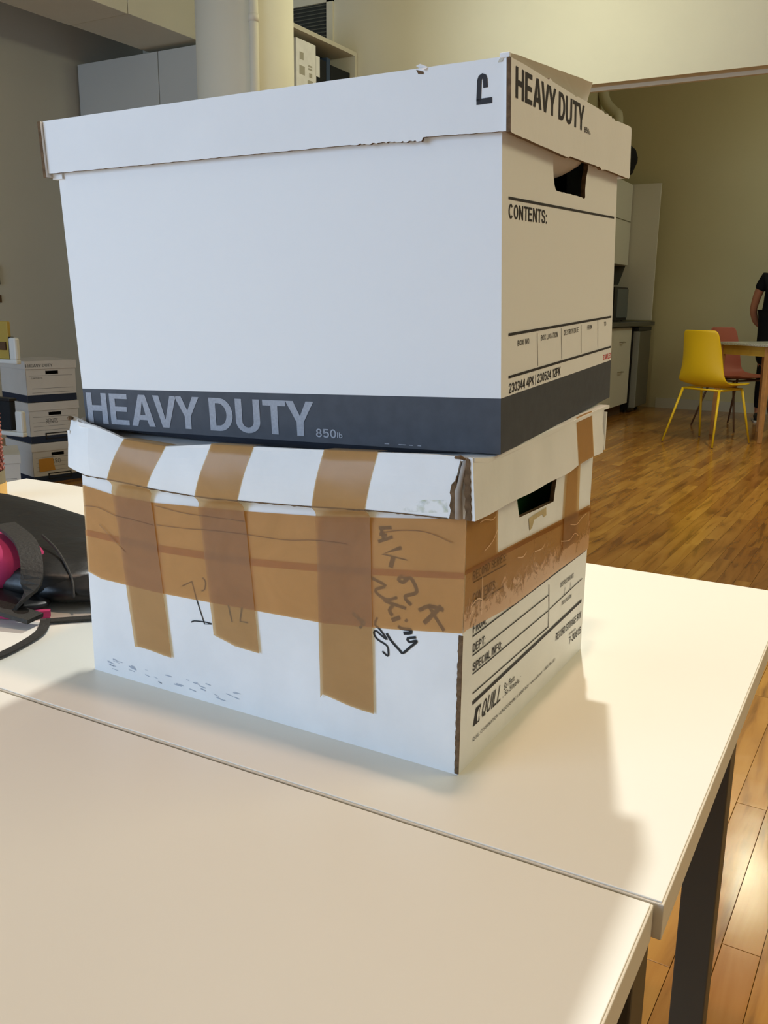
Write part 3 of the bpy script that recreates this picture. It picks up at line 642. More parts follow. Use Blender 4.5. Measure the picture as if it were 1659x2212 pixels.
# tape on the front
def tape_front(name, top, bot, eps, m, parent=b1, nx=24, nz=10, wr=0.0):
    """top / bot: list of (x,z) polylines of equal length"""
    mb = MB(); n = len(top)
    vs = []
    for j in range(nz + 1):
        k = j / nz
        for i in range(n):
            x_ = bot[i][0] * (1 - k) + top[i][0] * k; z_ = bot[i][1] * (1 - k) + top[i][1] * k
            vs.append((x_, -eps - wr * (0.5 + 0.5 * math.sin(61 * x_ + 43 * z_ * 3 + i)), z_))
    mb.add(vs, [(j * n + i, j * n + i + 1, (j + 1) * n + i + 1, (j + 1) * n + i) for j in range(nz) for i in range(n - 1)])
    return mb.build(name, m, parent, smooth=True, fixn=False)
xs = [-0.3925, -0.375, -0.3508, -0.33, -0.3052, -0.27, -0.2435, -0.2058, -0.165, -0.1224, -0.09, -0.06, -0.03, 0.0006]
btop = [(-0.3925, 0.185), (-0.3508, 0.1796), (-0.3052, 0.1785), (-0.2058, 0.1832), (-0.1224, 0.189), (0.0006, 0.2026)]
seam_hi = [(-0.3925, 0.142), (-0.3077, 0.1398), (-0.2, 0.1430), (-0.1, 0.151), (0.0006, 0.1625)]
seam_lo = [(-0.3925, 0.136), (-0.3081, 0.1332), (-0.2, 0.1365), (-0.1, 0.1455), (0.0006, 0.1576)]
bbot = [(-0.3925, 0.1009), (-0.375, 0.0962), (-0.30, 0.0948), (-0.229, 0.097), (-0.1229, 0.1003), (-0.06, 0.1075), (0.0006, 0.1159)]
P_ = lambda T: [(x_, interp(T, x_)) for x_ in xs]
tape_front('packing_tape', P_(btop), P_(seam_lo), 0.0010, M['tape'])
tape_front('packing_tape', P_(seam_hi), P_(bbot), 0.0014, M['tape'])
# three vertical strips: over the lid, over its edge and down the front
strips = [
 dict(top=(-0.3247, -0.276), lb=(-0.3446, -0.2971), face_top=(-0.3530, -0.3050), bot=[(-0.3349, 0.0366), (-0.3270, 0.0372), (-0.3100, 0.0362), (-0.2990, 0.0352), (-0.2892, 0.0350)]),
 dict(top=(-0.2259, -0.1818), lb=(-0.2429, -0.1973), face_top=(-0.2500, -0.2000), bot=[(-0.238, 0.0674), (-0.2290, 0.0652), (-0.2225, 0.0636), (-0.2150, 0.0618), (-0.1881, 0.0606)]),
 dict(top=(-0.1146, -0.0674), lb=(-0.1243, -0.0761), face_top=(-0.1289, -0.0788), bot=[(-0.1255, 0.0350), (-0.1232, 0.0386), (-0.0990, 0.0345), (-0.0890, 0.0338), (-0.0743, 0.0332)]),
]
for q, sd in enumerate(strips):
    mb = MB(); nx = 8
    rows = []
    # over the top edge onto the sheet
    ftx = lambda x_: (x_ + 0.402) / 0.4015; fbx = lambda x_: (x_ + 0.398) / 0.392
    rr = []
    for i in range(nx + 1):
        x_ = sd['top'][0] + (sd['top'][1] - sd['top'][0]) * i / nx
        p = Vector(front_pt(ftx(x_), 1.0)); rr.append((p.x + 0.003, p.y + 0.010, p.z + 0.0006))
    rows.append(rr)
    for k in (1.0, 0.8, 0.6, 0.4, 0.2, 0.0):
        rr = []
        for i in range(nx + 1):
            a_ = i / nx
            st = ftx(sd['top'][0] + (sd['top'][1] - sd['top'][0]) * a_); sb = fbx(sd['lb'][0] + (sd['lb'][1] - sd['lb'][0]) * a_)
            s_ = sb + (st - sb) * k
            p = front_pt(s_, k, 0.0006); rr.append((p[0], p[1], p[2] + (0.0008 if k == 1.0 else 0) - (0.0006 * (1 + math.sin(7 * i)) if k == 0 else 0)))
        rows.append(rr)
    # bridge from the lid edge back to the face
    zl = sum(r_[2] for r_ in rows[-1]) / (nx + 1)
    for kk, (yy, dz) in enumerate(((-0.0085, -0.004), (-0.0035, -0.008), (-0.0022, -0.014))):
        rr = []
        for i in range(nx + 1):
            a_ = i / nx; x0_ = rows[6][i][0]; x1_ = sd['face_top'][0] + (sd['face_top'][1] - sd['face_top'][0]) * a_
            f = (kk + 1) / 3
            rr.append((x0_ + (x1_ - x0_) * f, yy - 0.0008 * math.sin(i * 2.3 + kk), rows[6][i][2] + dz))
        rows.append(rr)
    for kk in range(1, 11):
        rr = []
        for i in range(nx + 1):
            a_ = i / nx; f = kk / 10
            bx = interp([(j / 4, b_[0]) for j, b_ in enumerate(sd['bot'])], a_); bz = interp([(j / 4, b_[1]) for j, b_ in enumerate(sd['bot'])], a_)
            p0 = rows[9][i]
            rr.append((p0[0] + (bx - p0[0]) * f, -0.0020 - 0.0002 * math.sin(i + kk * 2), p0[2] + (bz - p0[2]) * f))
        rows.append(rr)
    vs = [p for r_ in rows for p in r_]; n = nx + 1
    mb.add(vs, [(j * n + i, j * n + i + 1, (j + 1) * n + i + 1, (j + 1) * n + i) for j in range(len(rows) - 1) for i in range(nx)])
    mb.build('tape_strip', M['tape_strip'], b1, smooth=True, fixn=False)

# creases pressed into the film
mb = MB(); cf = lambda u, v: (u, -0.0024, v)
for pth in ([(-0.390, 0.1655), (-0.372, 0.1660), (-0.350, 0.1610), (-0.330, 0.1600), (-0.305, 0.1580)], [(-0.300, 0.1590), (-0.270, 0.1600), (-0.235, 0.1625), (-0.200, 0.1640), (-0.160, 0.1650), (-0.130, 0.1690), (-0.100, 0.1700)], [(-0.300, 0.1765), (-0.27, 0.1740), (-0.24, 0.1742), (-0.20, 0.1750)], [(-0.070, 0.1835), (-0.050, 0.1880), (-0.030, 0.1890), (-0.010, 0.1840)], [(-0.372, 0.150), (-0.355, 0.138), (-0.340, 0.128)]):
    stroke(smooth_path(pth, 4), 0.0005, cf, mb)
tag(mb.build('tape_crease', mat('dark_crease', S(122, 88, 58), 0.5, 0.3), b1, fixn=False), kind='stuff')
mb = MB(); ce = lambda u, v: (0.0024, u, v)
for pth in ([(0.020, 0.196), (0.030, 0.1965), (0.042, 0.1935), (0.050, 0.1950)], [(0.030, 0.172), (0.045, 0.176), (0.055, 0.184)], [(0.028, 0.152), (0.0285, 0.140), (0.029, 0.122)], [(0.235, 0.150), (0.255, 0.146), (0.27, 0.1495), (0.285, 0.151)], [(0.21, 0.139), (0.235, 0.1345), (0.25, 0.138), (0.262, 0.133)], [(0.14, 0.1455), (0.158, 0.144), (0.165, 0.147)], [(0.10, 0.150), (0.112, 0.1475), (0.12, 0.150)], [(0.008, 0.134), (0.020, 0.137), (0.03, 0.1335)], [(0.006, 0.124), (0.011, 0.130), (0.013, 0.122)]):
    stroke(smooth_path(pth, 3), 0.0009, ce, mb)
tag(mb.build('tape_crease', M['crease'], b1, fixn=False), kind='stuff')

# tape on the end face
def end_sheet(name, outline, eps, m, parent=b1):
    mb = MB(); tr = tessellate_polygon([[Vector((u, v, 0)) for u, v in outline]]); mb.add([(eps, u, v) for u, v in outline], [tuple(t) for t in tr]); return mb.build(name, m, parent, fixn=False)
end_sheet('packing_tape', [(-0.0010, 0.2026), (0.0570, 0.2005), (0.0580, 0.180), (0.0598, 0.1636), (0.10, 0.1625), (0.16, 0.1608), (0.2159, 0.1593), (0.2988, 0.1571), (0.3020, 0.1500), (0.2902, 0.1507), (0.15, 0.1560), (-0.0010, 0.1607)], 0.0010, M['tape_end'])
end_sheet('packing_tape', [(-0.0010, 0.1644), (0.15, 0.1600), (0.2894, 0.1549), (0.3020, 0.1545), (0.3025, 0.1105), (0.25, 0.1103), (0.2171, 0.1108), (0.16, 0.1098), (0.1012, 0.1091), (0.05, 0.1130), (0.0035, 0.1172), (-0.0010, 0.1160)], 0.0014, M['tape_end'])
end_sheet('tape_strip', [(0.2180, 0.2060), (0.2560, 0.2080), (0.2600, 0.150), (0.2615, 0.128), (0.2175, 0.128), (0.2162, 0.150)], 0.0020, M['tape_strip'])
mb = MB()
vs = []
for k in (1.0, 0.75, 0.5, 0.25, 0.0):
    for a_ in (0, 0.33, 0.66, 1):
        yt = 0.2120 + a_ * 0.0450; yb = 0.2178 + a_ * 0.0431; y_ = yb + (yt - yb) * k
        vs.append(end_pt((y_ + 0.0125) / 0.326, k, 0.0005))
mb.add(vs, [(j * 4 + i, j * 4 + i + 1, (j + 1) * 4 + i + 1, (j + 1) * 4 + i) for j in range(4) for i in range(3)])
mb.build('tape_strip', M['tape_strip'], b1, fixn=False)
# old glue stain under the handle hole
end_sheet('glue_stain', [(0.1264, 0.1772), (0.14, 0.1782), (0.1692, 0.1790), (0.1707, 0.1715), (0.1640, 0.1712), (0.16, 0.1745), (0.140, 0.1735), (0.136, 0.1675), (0.1301, 0.1660), (0.1285, 0.1710)], 0.0004, mat('glue_stain', S(198, 180, 140), 0.7, 0.2, noise=0.15, nscale=150))
# scuffs near the foot of the front
mb = MB(); rs = random.Random(5)
for i in range(34):
    x_ = -0.375 + 0.16 * rs.random() ** 1.6; z_ = 0.006 + 0.012 * rs.random() + 0.01 * (-0.2 - x_) * 0.2
    stroke([(x_, z_), (x_ + 0.003 + 0.006 * rs.random(), z_ - 0.001 + 0.001 * rs.random())], 0.0003 + 0.0008 * rs.random(), lambda u, v: (u, -0.0003, v), mb)
tag(mb.build('scuff_marks', mat('scuff', S(176, 182, 192), 0.8, 0.1), b1), kind='stuff')

# printing on the end of the lower box
e1 = lambda u, v: (0.0005, u, v)
mb = MB()
BLD = 0.018
stroke_text('RECORD SERIES:', (0.0145, 0.079, 0.1525, 0.1595), e1, mb); line((0.0155, 0.1508), (0.080, 0.1490), 0.0012, e1, mb)
stroke_text('CONTENTS:', (0.016, 0.0595, 0.1340, 0.1420), e1, mb); line((0.0165, 0.1325), (0.080, 0.1310), 0.0012, e1, mb)
stroke_text('FROM:', (0.0185, 0.0435, 0.1094, 0.1168), e1, mb); line((0.018, 0.1072), (0.2972, 0.1096), 0.0013, e1, mb)
stroke_text('DEPT:', (0.0195, 0.0425, 0.0937, 0.1005), e1, mb); line((0.0194, 0.0914), (0.188, 0.0922), 0.0012, e1, mb)
stroke_text('SPECIAL INFO:', (0.0207, 0.0775, 0.0778, 0.0846), e1, mb); line((0.0206, 0.0757), (0.1905, 0.0764), 0.0012, e1, mb)
line((0.022, 0.0591), (0.193, 0.0597), 0.0012, e1, mb)
line((0.1880, 0.1023), (0.1915, 0.0790), 0.0012, e1, mb); line((0.1915, 0.0790), (0.1928, 0.0595), 0.0012, e1, mb)
line((0.192, 0.0769), (0.2906, 0.0811), 0.0011, e1, mb); line((0.0225, 0.0508), (0.293, 0.0568), 0.0033, e1, mb)
line((0.2363, 0.0866), (0.2347, 0.0795), 0.0007, e1, mb); line((0.2535, 0.0878), (0.252, 0.080), 0.0007, e1, mb)
line((0.158, 0.1140), (0.1585, 0.1086), 0.0009, e1, mb); stroke_text('TO:', (0.1610, 0.1725, 0.1112, 0.1185), e1, mb)
stroke_text('DESTRUCTION DATE', (0.2217, 0.2615, 0.0902, 0.0948), e1, mb)
stroke_text('BOX LOCATION', (0.2295, 0.258, 0.0701, 0.0741), e1, mb)
stroke_text('RECORD STORAGE BOX', (0.217, 0.295, 0.0375, 0.0450), e1, mb)
text_mesh('ITEM NO.', (0.2585, 0.2803, 0.0296, 0.0317), e1, mb, 0, BLD)
stroke_text('7-30815', (0.2588, 0.2975, 0.0196, 0.0274), e1, mb)
stroke_text('QUILL', (0.0402, 0.0838, 0.0300, 0.0448), e1, mb, 0, 0.115, 0.32)
text_mesh('®', (0.0848, 0.0868, 0.0300, 0.0318), e1, mb, 0, 0.0)
text_mesh('So Fast.', (0.0868, 0.1120, 0.0366, 0.0424), e1, mb, 0, 0.004, 0.2)
text_mesh('So Simple.', (0.0893, 0.1235, 0.0288, 0.0354), e1, mb, 0, 0.004, 0.2)
text_mesh('TM', (0.1240, 0.1262, 0.0344, 0.0354), e1, mb, 0, 0.0)
text_mesh('QUILL CORPORATION • LINCOLNSHIRE, IL 60069-3621 • www.quill.com • 1-800-789-1331', (0.0252, 0.2182, 0.0160, 0.0200), e1, mb, 0, 0.004)
mb.add([e1(0.0250, 0.0298), e1(0.0370, 0.0298), e1(0.0395, 0.0440), e1(0.0300, 0.0440)], [(0, 1, 2, 3)])
mb.build('printed_lettering', M['ink'], b1, fixn=False)
mb = MB(); e1b = lambda u, v: (0.0008, u, v)
vs = [e1b(0.0345 + 0.0032 * math.cos(a_ * PI / 8) + 0.0012 * math.sin(a_ * PI / 8), 0.0368 + 0.0055 * math.sin(a_ * PI / 8)) for a_ in range(16)]
mb.add(vs, [tuple(range(16))])
mb.build('leaf_emblem', M['card_old'], b1, fixn=False)
mb = MB(); line((0.0335, 0.0310), (0.0362, 0.0420), 0.0006, lambda u, v: (0.0010, u, v), mb); mb.build('leaf_vein', M['ink'], b1, fixn=False)

# handwriting on the front of the lower box
hw = lambda u, v: (u, -0.0005, v)
mb = MB()
def W(path, wd=0.0020, n=3): stroke(smooth_path(path, n) if len(path) > 2 else path, wd * 1.25, hw, mb)
for p_ in ([(-0.0720, 0.1863), (-0.0614, 0.1880)], [(-0.0700, 0.1855), (-0.0679, 0.1779)], [(-0.0726, 0.1755), (-0.0603, 0.1809)], [(-0.0716, 0.1816), (-0.0654, 0.1815)]): W(p_)
stroke([(-0.0526, 0.1737), (-0.0688, 0.1662), (-0.0474, 0.1647)], [0.003, 0.002, 0.001], hw, mb); W([(-0.0591, 0.1659), (-0.0615, 0.1567)], 0.003)
W([(-0.0466, 0.1484), (-0.0517, 0.1513), (-0.0545, 0.148), (-0.0501, 0.1469), (-0.0446, 0.1515), (-0.0389, 0.1432), (-0.0409, 0.1392), (-0.0479, 0.1365), (-0.0478, 0.1333), (-0.0432, 0.1300)], 0.0022)
W([(-0.0796, 0.1458), (-0.0659, 0.1414), (-0.0742, 0.1372), (-0.0731, 0.1336), (-0.0642, 0.1304), (-0.0555, 0.1338)], 0.0018)
W([(-0.0673, 0.1298), (-0.0637, 0.1286), (-0.0477, 0.1263)]); W([(-0.0585, 0.1276), (-0.062, 0.1222), (-0.0594, 0.1184)], 0.0022); W([(-0.0598, 0.1145), (-0.0527, 0.1182)], 0.0026)
W([(-0.0366, 0.1269), (-0.0273, 0.1319), (-0.016, 0.1307)], 0.0024); W([(-0.018, 0.1335), (-0.0319, 0.1175)], 0.0028); W([(-0.0288, 0.133), (-0.0231, 0.1247), (-0.015, 0.1147)], 0.0020)
W([(-0.048, 0.1172), (-0.0465, 0.1161)], 0.002)
W([(-0.0541, 0.1108), (-0.051, 0.1095), (-0.0433, 0.1101)], 0.0020); W([(-0.0494, 0.106), (-0.0428, 0.1078), (-0.0443, 0.1104)], 0.0022)
W([(-0.0386, 0.1048), (-0.0457, 0.1025), (-0.0441, 0.0999), (-0.0386, 0.102), (-0.0385, 0.1006), (-0.0435, 0.0957), (-0.0496, 0.0897), (-0.0527, 0.0914), (-0.0601, 0.0976), (-0.0644, 0.103)], 0.0016)
W([(-0.0729, 0.1144), (-0.075, 0.1082), (-0.0707, 0.1052), (-0.0638, 0.0978), (-0.0696, 0.1006), (-0.0739, 0.1031), (-0.0758, 0.1008), (-0.0728, 0.0965), (-0.0642, 0.0929), (-0.0626, 0.0884), (-0.0631, 0.0844), (-0.0679, 0.0873)], 0.0012)
W([(-0.0955, 0.1141), (-0.0868, 0.1069), (-0.0889, 0.1026), (-0.0846, 0.1083), (-0.0911, 0.11)], 0.0016)
W([(-0.274, 0.106), (-0.2625, 0.1121), (-0.258, 0.0968), (-0.2497, 0.0748), (-0.2417, 0.0763)], 0.0009, 1); W([(-0.2652, 0.0735), (-0.2613, 0.0755), (-0.2496, 0.0768), (-0.2417, 0.0766)], 0.0009)
W([(-0.2504, 0.1176), (-0.2469, 0.1147), (-0.248, 0.1075), (-0.2517, 0.1051)], 0.0008); W([(-0.222, 0.0974), (-0.2183, 0.0828)], 0.0010); W([(-0.2069, 0.0984), (-0.2094, 0.0851), (-0.2011, 0.0853)], 0.0010, 1)
mb.build('handwriting', M['marker'], b1, fixn=False)

# what shows through the hand hole
t = root('green_folder', 'green hanging folder seen through the hand hole of the taped box', 'folder', (-0.03, 0.15, 0.006), (0, 0, 0))
MB().box(-0.0015, 0.0015, -0.135, 0.135, 0, 0.205).build('folder_sheet', M['green'], t)
MB().box(-0.002, 0.002, -0.138, 0.138, 0.205, 0.208).build('rail', M['metal'], t)

# ================================================================== UPPER BOX
L2, W2 = 0.4041, 0.3298
b2 = root('white_storage_box', 'clean white storage box with dark band, on top of the taped box', 'box', tuple(OB2), EB2)
hole2 = [(0.1150, 0.2300), (0.1157, 0.2108), (0.1162, 0.2040), (0.1178, 0.1982), (0.1205, 0.1925), (0.1245, 0.1892)]
rh = random.Random(9)
for i in range(12): hole2.append((0.128 + i * 0.0066, 0.1889 + (rh.random() - 0.5) * 0.0006))
hole2 += [(0.2090, 0.1880), (0.2125, 0.1893), (0.2118, 0.1960), (0.2140, 0.2050), (0.2191, 0.2129), (0.2200, 0.2300)]
body2 = box_body(b2, L2, W2, 0.256, 0.004, [M['band_board'], M['kraft'], M['kraft_in']], [hole2], fold=True)
mb = MB(); vs = []; n = 24
for i in range(n + 1):
    x_ = -0.400 + 0.385 * i / n; k_ = math.sin(PI * i / n) ** 0.6
    vs += [(x_, 0.0004, 0.0002), (x_, 0.004, -0.0035 * k_), (x_, 0.012, -0.0080 * k_), (x_, 0.06, -0.0085 * k_), (x_, 0.13, 0.0)]
mb.add(vs, [(i * 5 + j, i * 5 + j + 1, (i + 1) * 5 + j + 1, (i + 1) * 5 + j) for i in range(n) for j in range(4)])
mb.build('bowed_bottom', M['navy'], b2, smooth=True)
# curled hand-hole flap pushed inwards
mb = MB(); n = 8; vs = []
for j in range(n + 1):
    th = j / n * 1.45
    for i in range(9):
        zb = 0.1985 + 0.0145 * (i / 8) ** 2.2
        vs.append((-0.0035 - 0.016 * (1 - math.cos(th)), 0.1165 + i / 8 * 0.1010, 0.224 - (0.224 - zb) * math.sin(th)))
mb.add(vs, [(j * 9 + i, j * 9 + i + 1, (j + 1) * 9 + i + 1, (j + 1) * 9 + i) for j in range(n) for i in range(8)])
tag(mb.build('hand_hole_flap', M['card'], b2, smooth=True), 'curled flap pushed into the hand hole')
t = root('dark_file', 'dark file filling the inside behind the upper hand hole', 'file', tuple(OB2 + RB2 @ Vector((-0.055, 0.165, 0.006))), EB2)
MB().box(-0.012, 0.012, -0.14, 0.14, 0, 0.22).build('cover', M['dark_inside'], t, bevel=0.002)
MB().box(0.012, 0.0135, -0.02, 0.02, 0.04, 0.12).build('spine_label', M['cabinet'], t)

# lid of the upper box
rr = random.Random(21)
def ragged(x0, z0, x1, z1, n, amp):
    return [(x0 + (x1 - x0) * i / n, z0 + (z1 - z0) * i / n + (rr.random() - 0.5) * amp) for i in range(n + 1)]
mb = MB()
fl = [(-0.4095, 0.2212)] + ragged(-0.40, 0.2209, -0.112, 0.2180, 70, 0.0003) + ragged(-0.110, 0.2180, -0.0560, 0.2158, 34, 0.0014)[1:] + [(-0.0548, 0.2178)] + ragged(-0.052, 0.2180, 0.0050, 0.2162, 22, 0.0003) + [(0.0052, 0.2606)] + ragged(0.0, 0.2610, -0.3985, 0.2629, 40, 0.0002) + [(-0.4091, 0.2629)]
mb.prism(fl, lambda u, v, d: (u, -0.006 + d, v), 0.003, 0, 1)
# top sheet and hidden sides
mb.box(-0.4125, 0.0052, -0.003, 0.3415, 0.2580, 0.2606, 0)
mb.box(-0.4125, 0.0052, 0.3385, 0.3415, 0.2150, 0.2600, 0)
lid2 = mb.build('lid', [M['card'], M['kraft']], b2)
mb = MB()
el = [(-0.0077, 0.2595), (0.02, 0.2600), (0.0730, 0.2597), (0.0760, 0.2612), (0.0790, 0.2608), (0.0830, 0.2600), (0.1380, 0.2598), (0.1440, 0.2592), (0.1500, 0.2603), (0.2150, 0.2607)]
el += ragged(0.222, 0.2610, 0.275, 0.2598, 16, 0.0024) + [(0.277, 0.2590), (0.285, 0.2600), (0.340, 0.2620), (0.3443, 0.2608), (0.3450, 0.2590), (0.3450, 0.2190), (0.3440, 0.2158), (0.3410, 0.2145)]
el += ragged(0.335, 0.2143, 0.246, 0.2146, 12, 0.0003) + [(0.232, 0.2132), (0.225, 0.2152)] + ragged(0.218, 0.2146, 0.132, 0.2142, 10, 0.0005) + [(0.127, 0.2128)] + ragged(0.115, 0.2130, -0.0050, 0.2149, 16, 0.0004) + [(-0.0077, 0.2155)]
mb.prism(el, lambda u, v, d: (0.0087 - d, u, v), 0.0032, 0, 1)
mb.build('lid_end', [M['card'], M['kraft']], b2)
mb = MB()
mb.prism([(-0.0085, 0.2180), (-0.0085, 0.2627), (0.344, 0.2627), (0.344, 0.2170)], lambda u, v, d: (-0.4096 - d, u, v), 0.0034, 0, 1)
mb.build('lid_end', [M['card'], M['kraft']], b2)
# small end of the inner fold showing under the left corner
MB().box(-0.409, -0.398, -0.002, 0.004, 0.2165, 0.2212).build('lid_fold', M['card'], b2)
# raised, warped inner flap at the end of the lid
mb = MB()
def flap_pt(u, v):
    top = interp([(-0.0060, 0.2628), (-0.002, 0.2638), (0.0, 0.2642), (0.05, 0.2685), (0.1, 0.2722), (0.15, 0.2760), (0.2081, 0.2803)], u)
    return top
pts = [(-0.0065, 0.2580)] + [(-0.006, 0.2622), (-0.004, 0.2634), (0.0, 0.2641)] + ragged(0.02, 0.2659, 0.200, 0.2797, 16, 0.0004) + [(0.2078, 0.2803), (0.2050, 0.2600), (0.2045, 0.2580)]
mb.prism(pts, lambda u, v, d: (0.0050 - d - max(0, (0.264 + 0.078 * u - v)) * 0.55, u + 0.93 * max(0, (0.264 + 0.078 * u - v)) * min(1, max(0, u) / 0.2), v), 0.0028, 0, 0)
M['flap_shade'] = mat('shaded_flap_card', S(204, 198, 184), 0.7, 0.2)  # card colour darkened to carry the shade on the raised flap
tag(mb.build('lid_flap', [M['flap_shade'], M['kraft']], b2), 'raised loose flap along the end of the lid')
MB().box(0.0005, 0.0075, -0.0072, -0.0045, 0.2600, 0.2632).build('corner_tab', M['card'], b2, bevel=0.0006)
mb = MB(); mb.add([(-0.0590, -0.0065, 0.2628), (-0.0555, -0.0075, 0.2636), (-0.0500, -0.0062, 0.2612), (-0.0530, -0.0085, 0.2592)], [(0, 1, 2, 3)]); mb.build('torn_scrap', M['card'], b2, fixn=False)
mb = MB(); mb.add([(-0.0590, -0.0063, 0.2606), (-0.0535, -0.0063, 0.2588), (-0.0535, -0.0063, 0.2572), (-0.0575, -0.0063, 0.2578)], [(0, 1, 2, 3)]); mb.build('torn_edge', M['kraft'], b2, fixn=False)

# printing
f2 = lambda u, v: (u, -0.0003, v); s2 = lambda u, v: (0.0003, u, v); lf = lambda u, v: (u, -0.0063, v); le = lambda u, v: (0.0090, u, v)
mb = MB()
block_text('HEAVY DUTY', (-0.4005, -0.1580, 0.0047, 0.0326), f2, mb)
stroke_text('850', (-0.1554, -0.1368, 0.0045, 0.0114), f2, mb); text_mesh('lb', (-0.1360, -0.1310, 0.0049, 0.0092), f2, mb, 0, 0.008)
for x_, w_ in ((-0.094, 0.004), (-0.082, 0.006), (-0.073, 0.003), (-0.066, 0.003)): line((x_, 0.0026), (x_ + w_, 0.0026), 0.0006, f2, mb)
tag(mb.build('printed_lettering', M['ink_grey'], b2, fixn=False), 'light grey lettering on the dark band')
mb = MB()
block_text('HEAVY DUTY', (0.0008, 0.1690, 0.2370, 0.2560), le, mb)
stroke_text('850', (0.1710, 0.1850, 0.2367, 0.2410), le, mb); text_mesh('lb', (0.1858, 0.1905, 0.2366, 0.2392), le, mb, 0, 0.0)
stroke([(-0.0093, 0.2440), (-0.0096, 0.2490), (-0.0102, 0.2506), (-0.0115, 0.2512), (-0.0129, 0.2505), (-0.0136, 0.2488), (-0.0142, 0.2362)], 0.0032, lf, mb)
line((-0.0157, 0.2358), (-0.0048, 0.2360), 0.0036, lf, mb)
line((0.0130, 0.1764), (0.3215, 0.1774), 0.0019, s2, mb)
stroke_text('CONTENTS:', (0.0133, 0.1010, 0.1630, 0.1728), s2, mb)
line((0.0149, 0.0841), (0.3242, 0.0822), 0.0020, s2, mb); line((0.0155, 0.0538), (0.3268, 0.0520), 0.0020, s2, mb)
for ya, yb, za, zb in ((0.0814, 0.0838, 0.0812, 0.0556), (0.147, 0.1504, 0.0810, 0.0548), (0.210, 0.2126, 0.0806, 0.0552), (0.2701, 0.2734, 0.0808, 0.0552)): line((ya, za), (yb, zb), 0.0008, s2, mb)
stroke_text('BOX NO.', (0.0350, 0.0635, 0.0746, 0.0786), s2, mb, 0, 0.12)
stroke_text('BOX LOCATION', (0.0912, 0.1370, 0.0745, 0.0788), s2, mb, 0, 0.12)
stroke_text('DESTROY DATE', (0.1560, 0.2010, 0.0745, 0.0788), s2, mb, 0, 0.12)
stroke_text('FROM', (0.2317, 0.2480, 0.0745, 0.0785), s2, mb, 0, 0.12)
stroke_text('TO', (0.2946, 0.3034, 0.0745, 0.0785), s2, mb, 0, 0.12)
stroke_text('230344 4PK | 230524 12PK', (0.0165, 0.1470, 0.0418, 0.0490), s2, mb)
mb.build('printed_lettering', M['ink'], b2, fixn=False)
mb = MB(); stroke_text('STAPLES', (0.2956, 0.3290, 0.0408, 0.0462), s2, mb)
tag(mb.build('printed_lettering', M['ink_red'], b2, fixn=False), 'small red lettering above the dark band')

# ================================================================== backpack on the table
bp = root('backpack', 'black and magenta backpack lying on the table left of the boxes', 'bag', (-0.80, 0.20, 0.0))
def blob(name, c, r, m, parent, e=0.75, flat=0.0, seed=1, amp=0.02, nu=48, nv=24, fold=None):
    """superellipsoid with soft folds, flattened where it lies"""
    rn = random.Random(seed); ph = [rn.random() * 6.28 for _ in range(8)]
    sg = lambda v, p: math.copysign(abs(v) ** p, v)
    vs = []
    for j in range(nv + 1):
        phi = max(-PI / 2 + 1e-4, min(PI / 2 - 1e-4, -PI / 2 + PI * j / nv))
        for i in range(nu):
            th = 2 * PI * i / nu
            x_ = sg(math.cos(phi), e) * sg(math.cos(th), e); y_ = sg(math.cos(phi), e) * sg(math.sin(th), e); z_ = sg(math.sin(phi), e)
            k = 1 + amp * math.cos(phi) ** 0.8 * (math.sin(3 * th + ph[0] + 2 * phi) + 0.7 * math.sin(7 * th + ph[1] - 3 * phi) + 0.5 * math.sin(11 * phi + ph[2] + 2 * th))
            p = [c[0] + r[0] * x_ * k, c[1] + r[1] * y_ * k, c[2] + r[2] * z_ * k]
            if fold: p = fold(p)
            p[2] = max(p[2], flat); vs.append(tuple(p))
    fs = [(j * nu + i, j * nu + (i + 1) % nu, (j + 1) * nu + (i + 1) % nu, (j + 1) * nu + i) for j in range(nv) for i in range(nu)]
    return MB().add(vs, fs).build(name, m, parent, smooth=True)
def slope(p):   # the bag slumps towards its right-hand end
    k = max(0.0, min(1.0, (p[0] + 0.05) / 0.26)); p[2] = p[2] * (1 - 0.42 * k); return p
blob('main_compartment', (-0.01, -0.005, 0.037), (0.32, 0.120, 0.039), M['nylon'], bp, e=0.62, flat=0.002, seed=4, amp=0.016, fold=slope)
blob('front_pocket', (-0.05, -0.090, 0.040), (0.235, 0.052, 0.036), M['pink'], bp, e=0.55, flat=0.002, seed=8, amp=0.010)
blob('lower_pocket', (0.16, -0.035, 0.026), (0.10, 0.085, 0.028), M['nylon'], bp, e=0.75, flat=0.002, seed=12, amp=0.03)
blob('base_panel', (0.05, -0.125, 0.010), (0.19, 0.040, 0.012), M['nylon'], bp, e=0.7, flat=0.002, seed=15, amp=0.02)
# trims
def ribbon(path, wd, th, name, m, parent, flatz=True):
    P = [Vector(p) for p in path]; n = len(P); mb = MB(); vs = []
    for i in range(n):
        t_ = (P[min(i + 1, n - 1)] - P[max(i - 1, 0)]).normalized(); sd_ = t_.cross(Vector((0, 0, 1))); 
        if sd_.length < 1e-4: sd_ = Vector((1, 0, 0))
        sd_.normalize(); up_ = sd_.cross(t_).normalized()
        for a_, b_ in ((-1, -1), (1, -1), (1, 1), (-1, 1)): vs.append(P[i] + sd_ * a_ * wd / 2 + up_ * b_ * th / 2)
    fs = [(i * 4 + k, i * 4 + (k + 1) % 4, (i + 1) * 4 + (k + 1) % 4, (i + 1) * 4 + k) for i in range(n - 1) for k in range(4)] + [(3, 2, 1, 0), tuple((n - 1) * 4 + k for k in range(4))]
    return mb.add(vs, fs).build(name, m, parent, smooth=False)
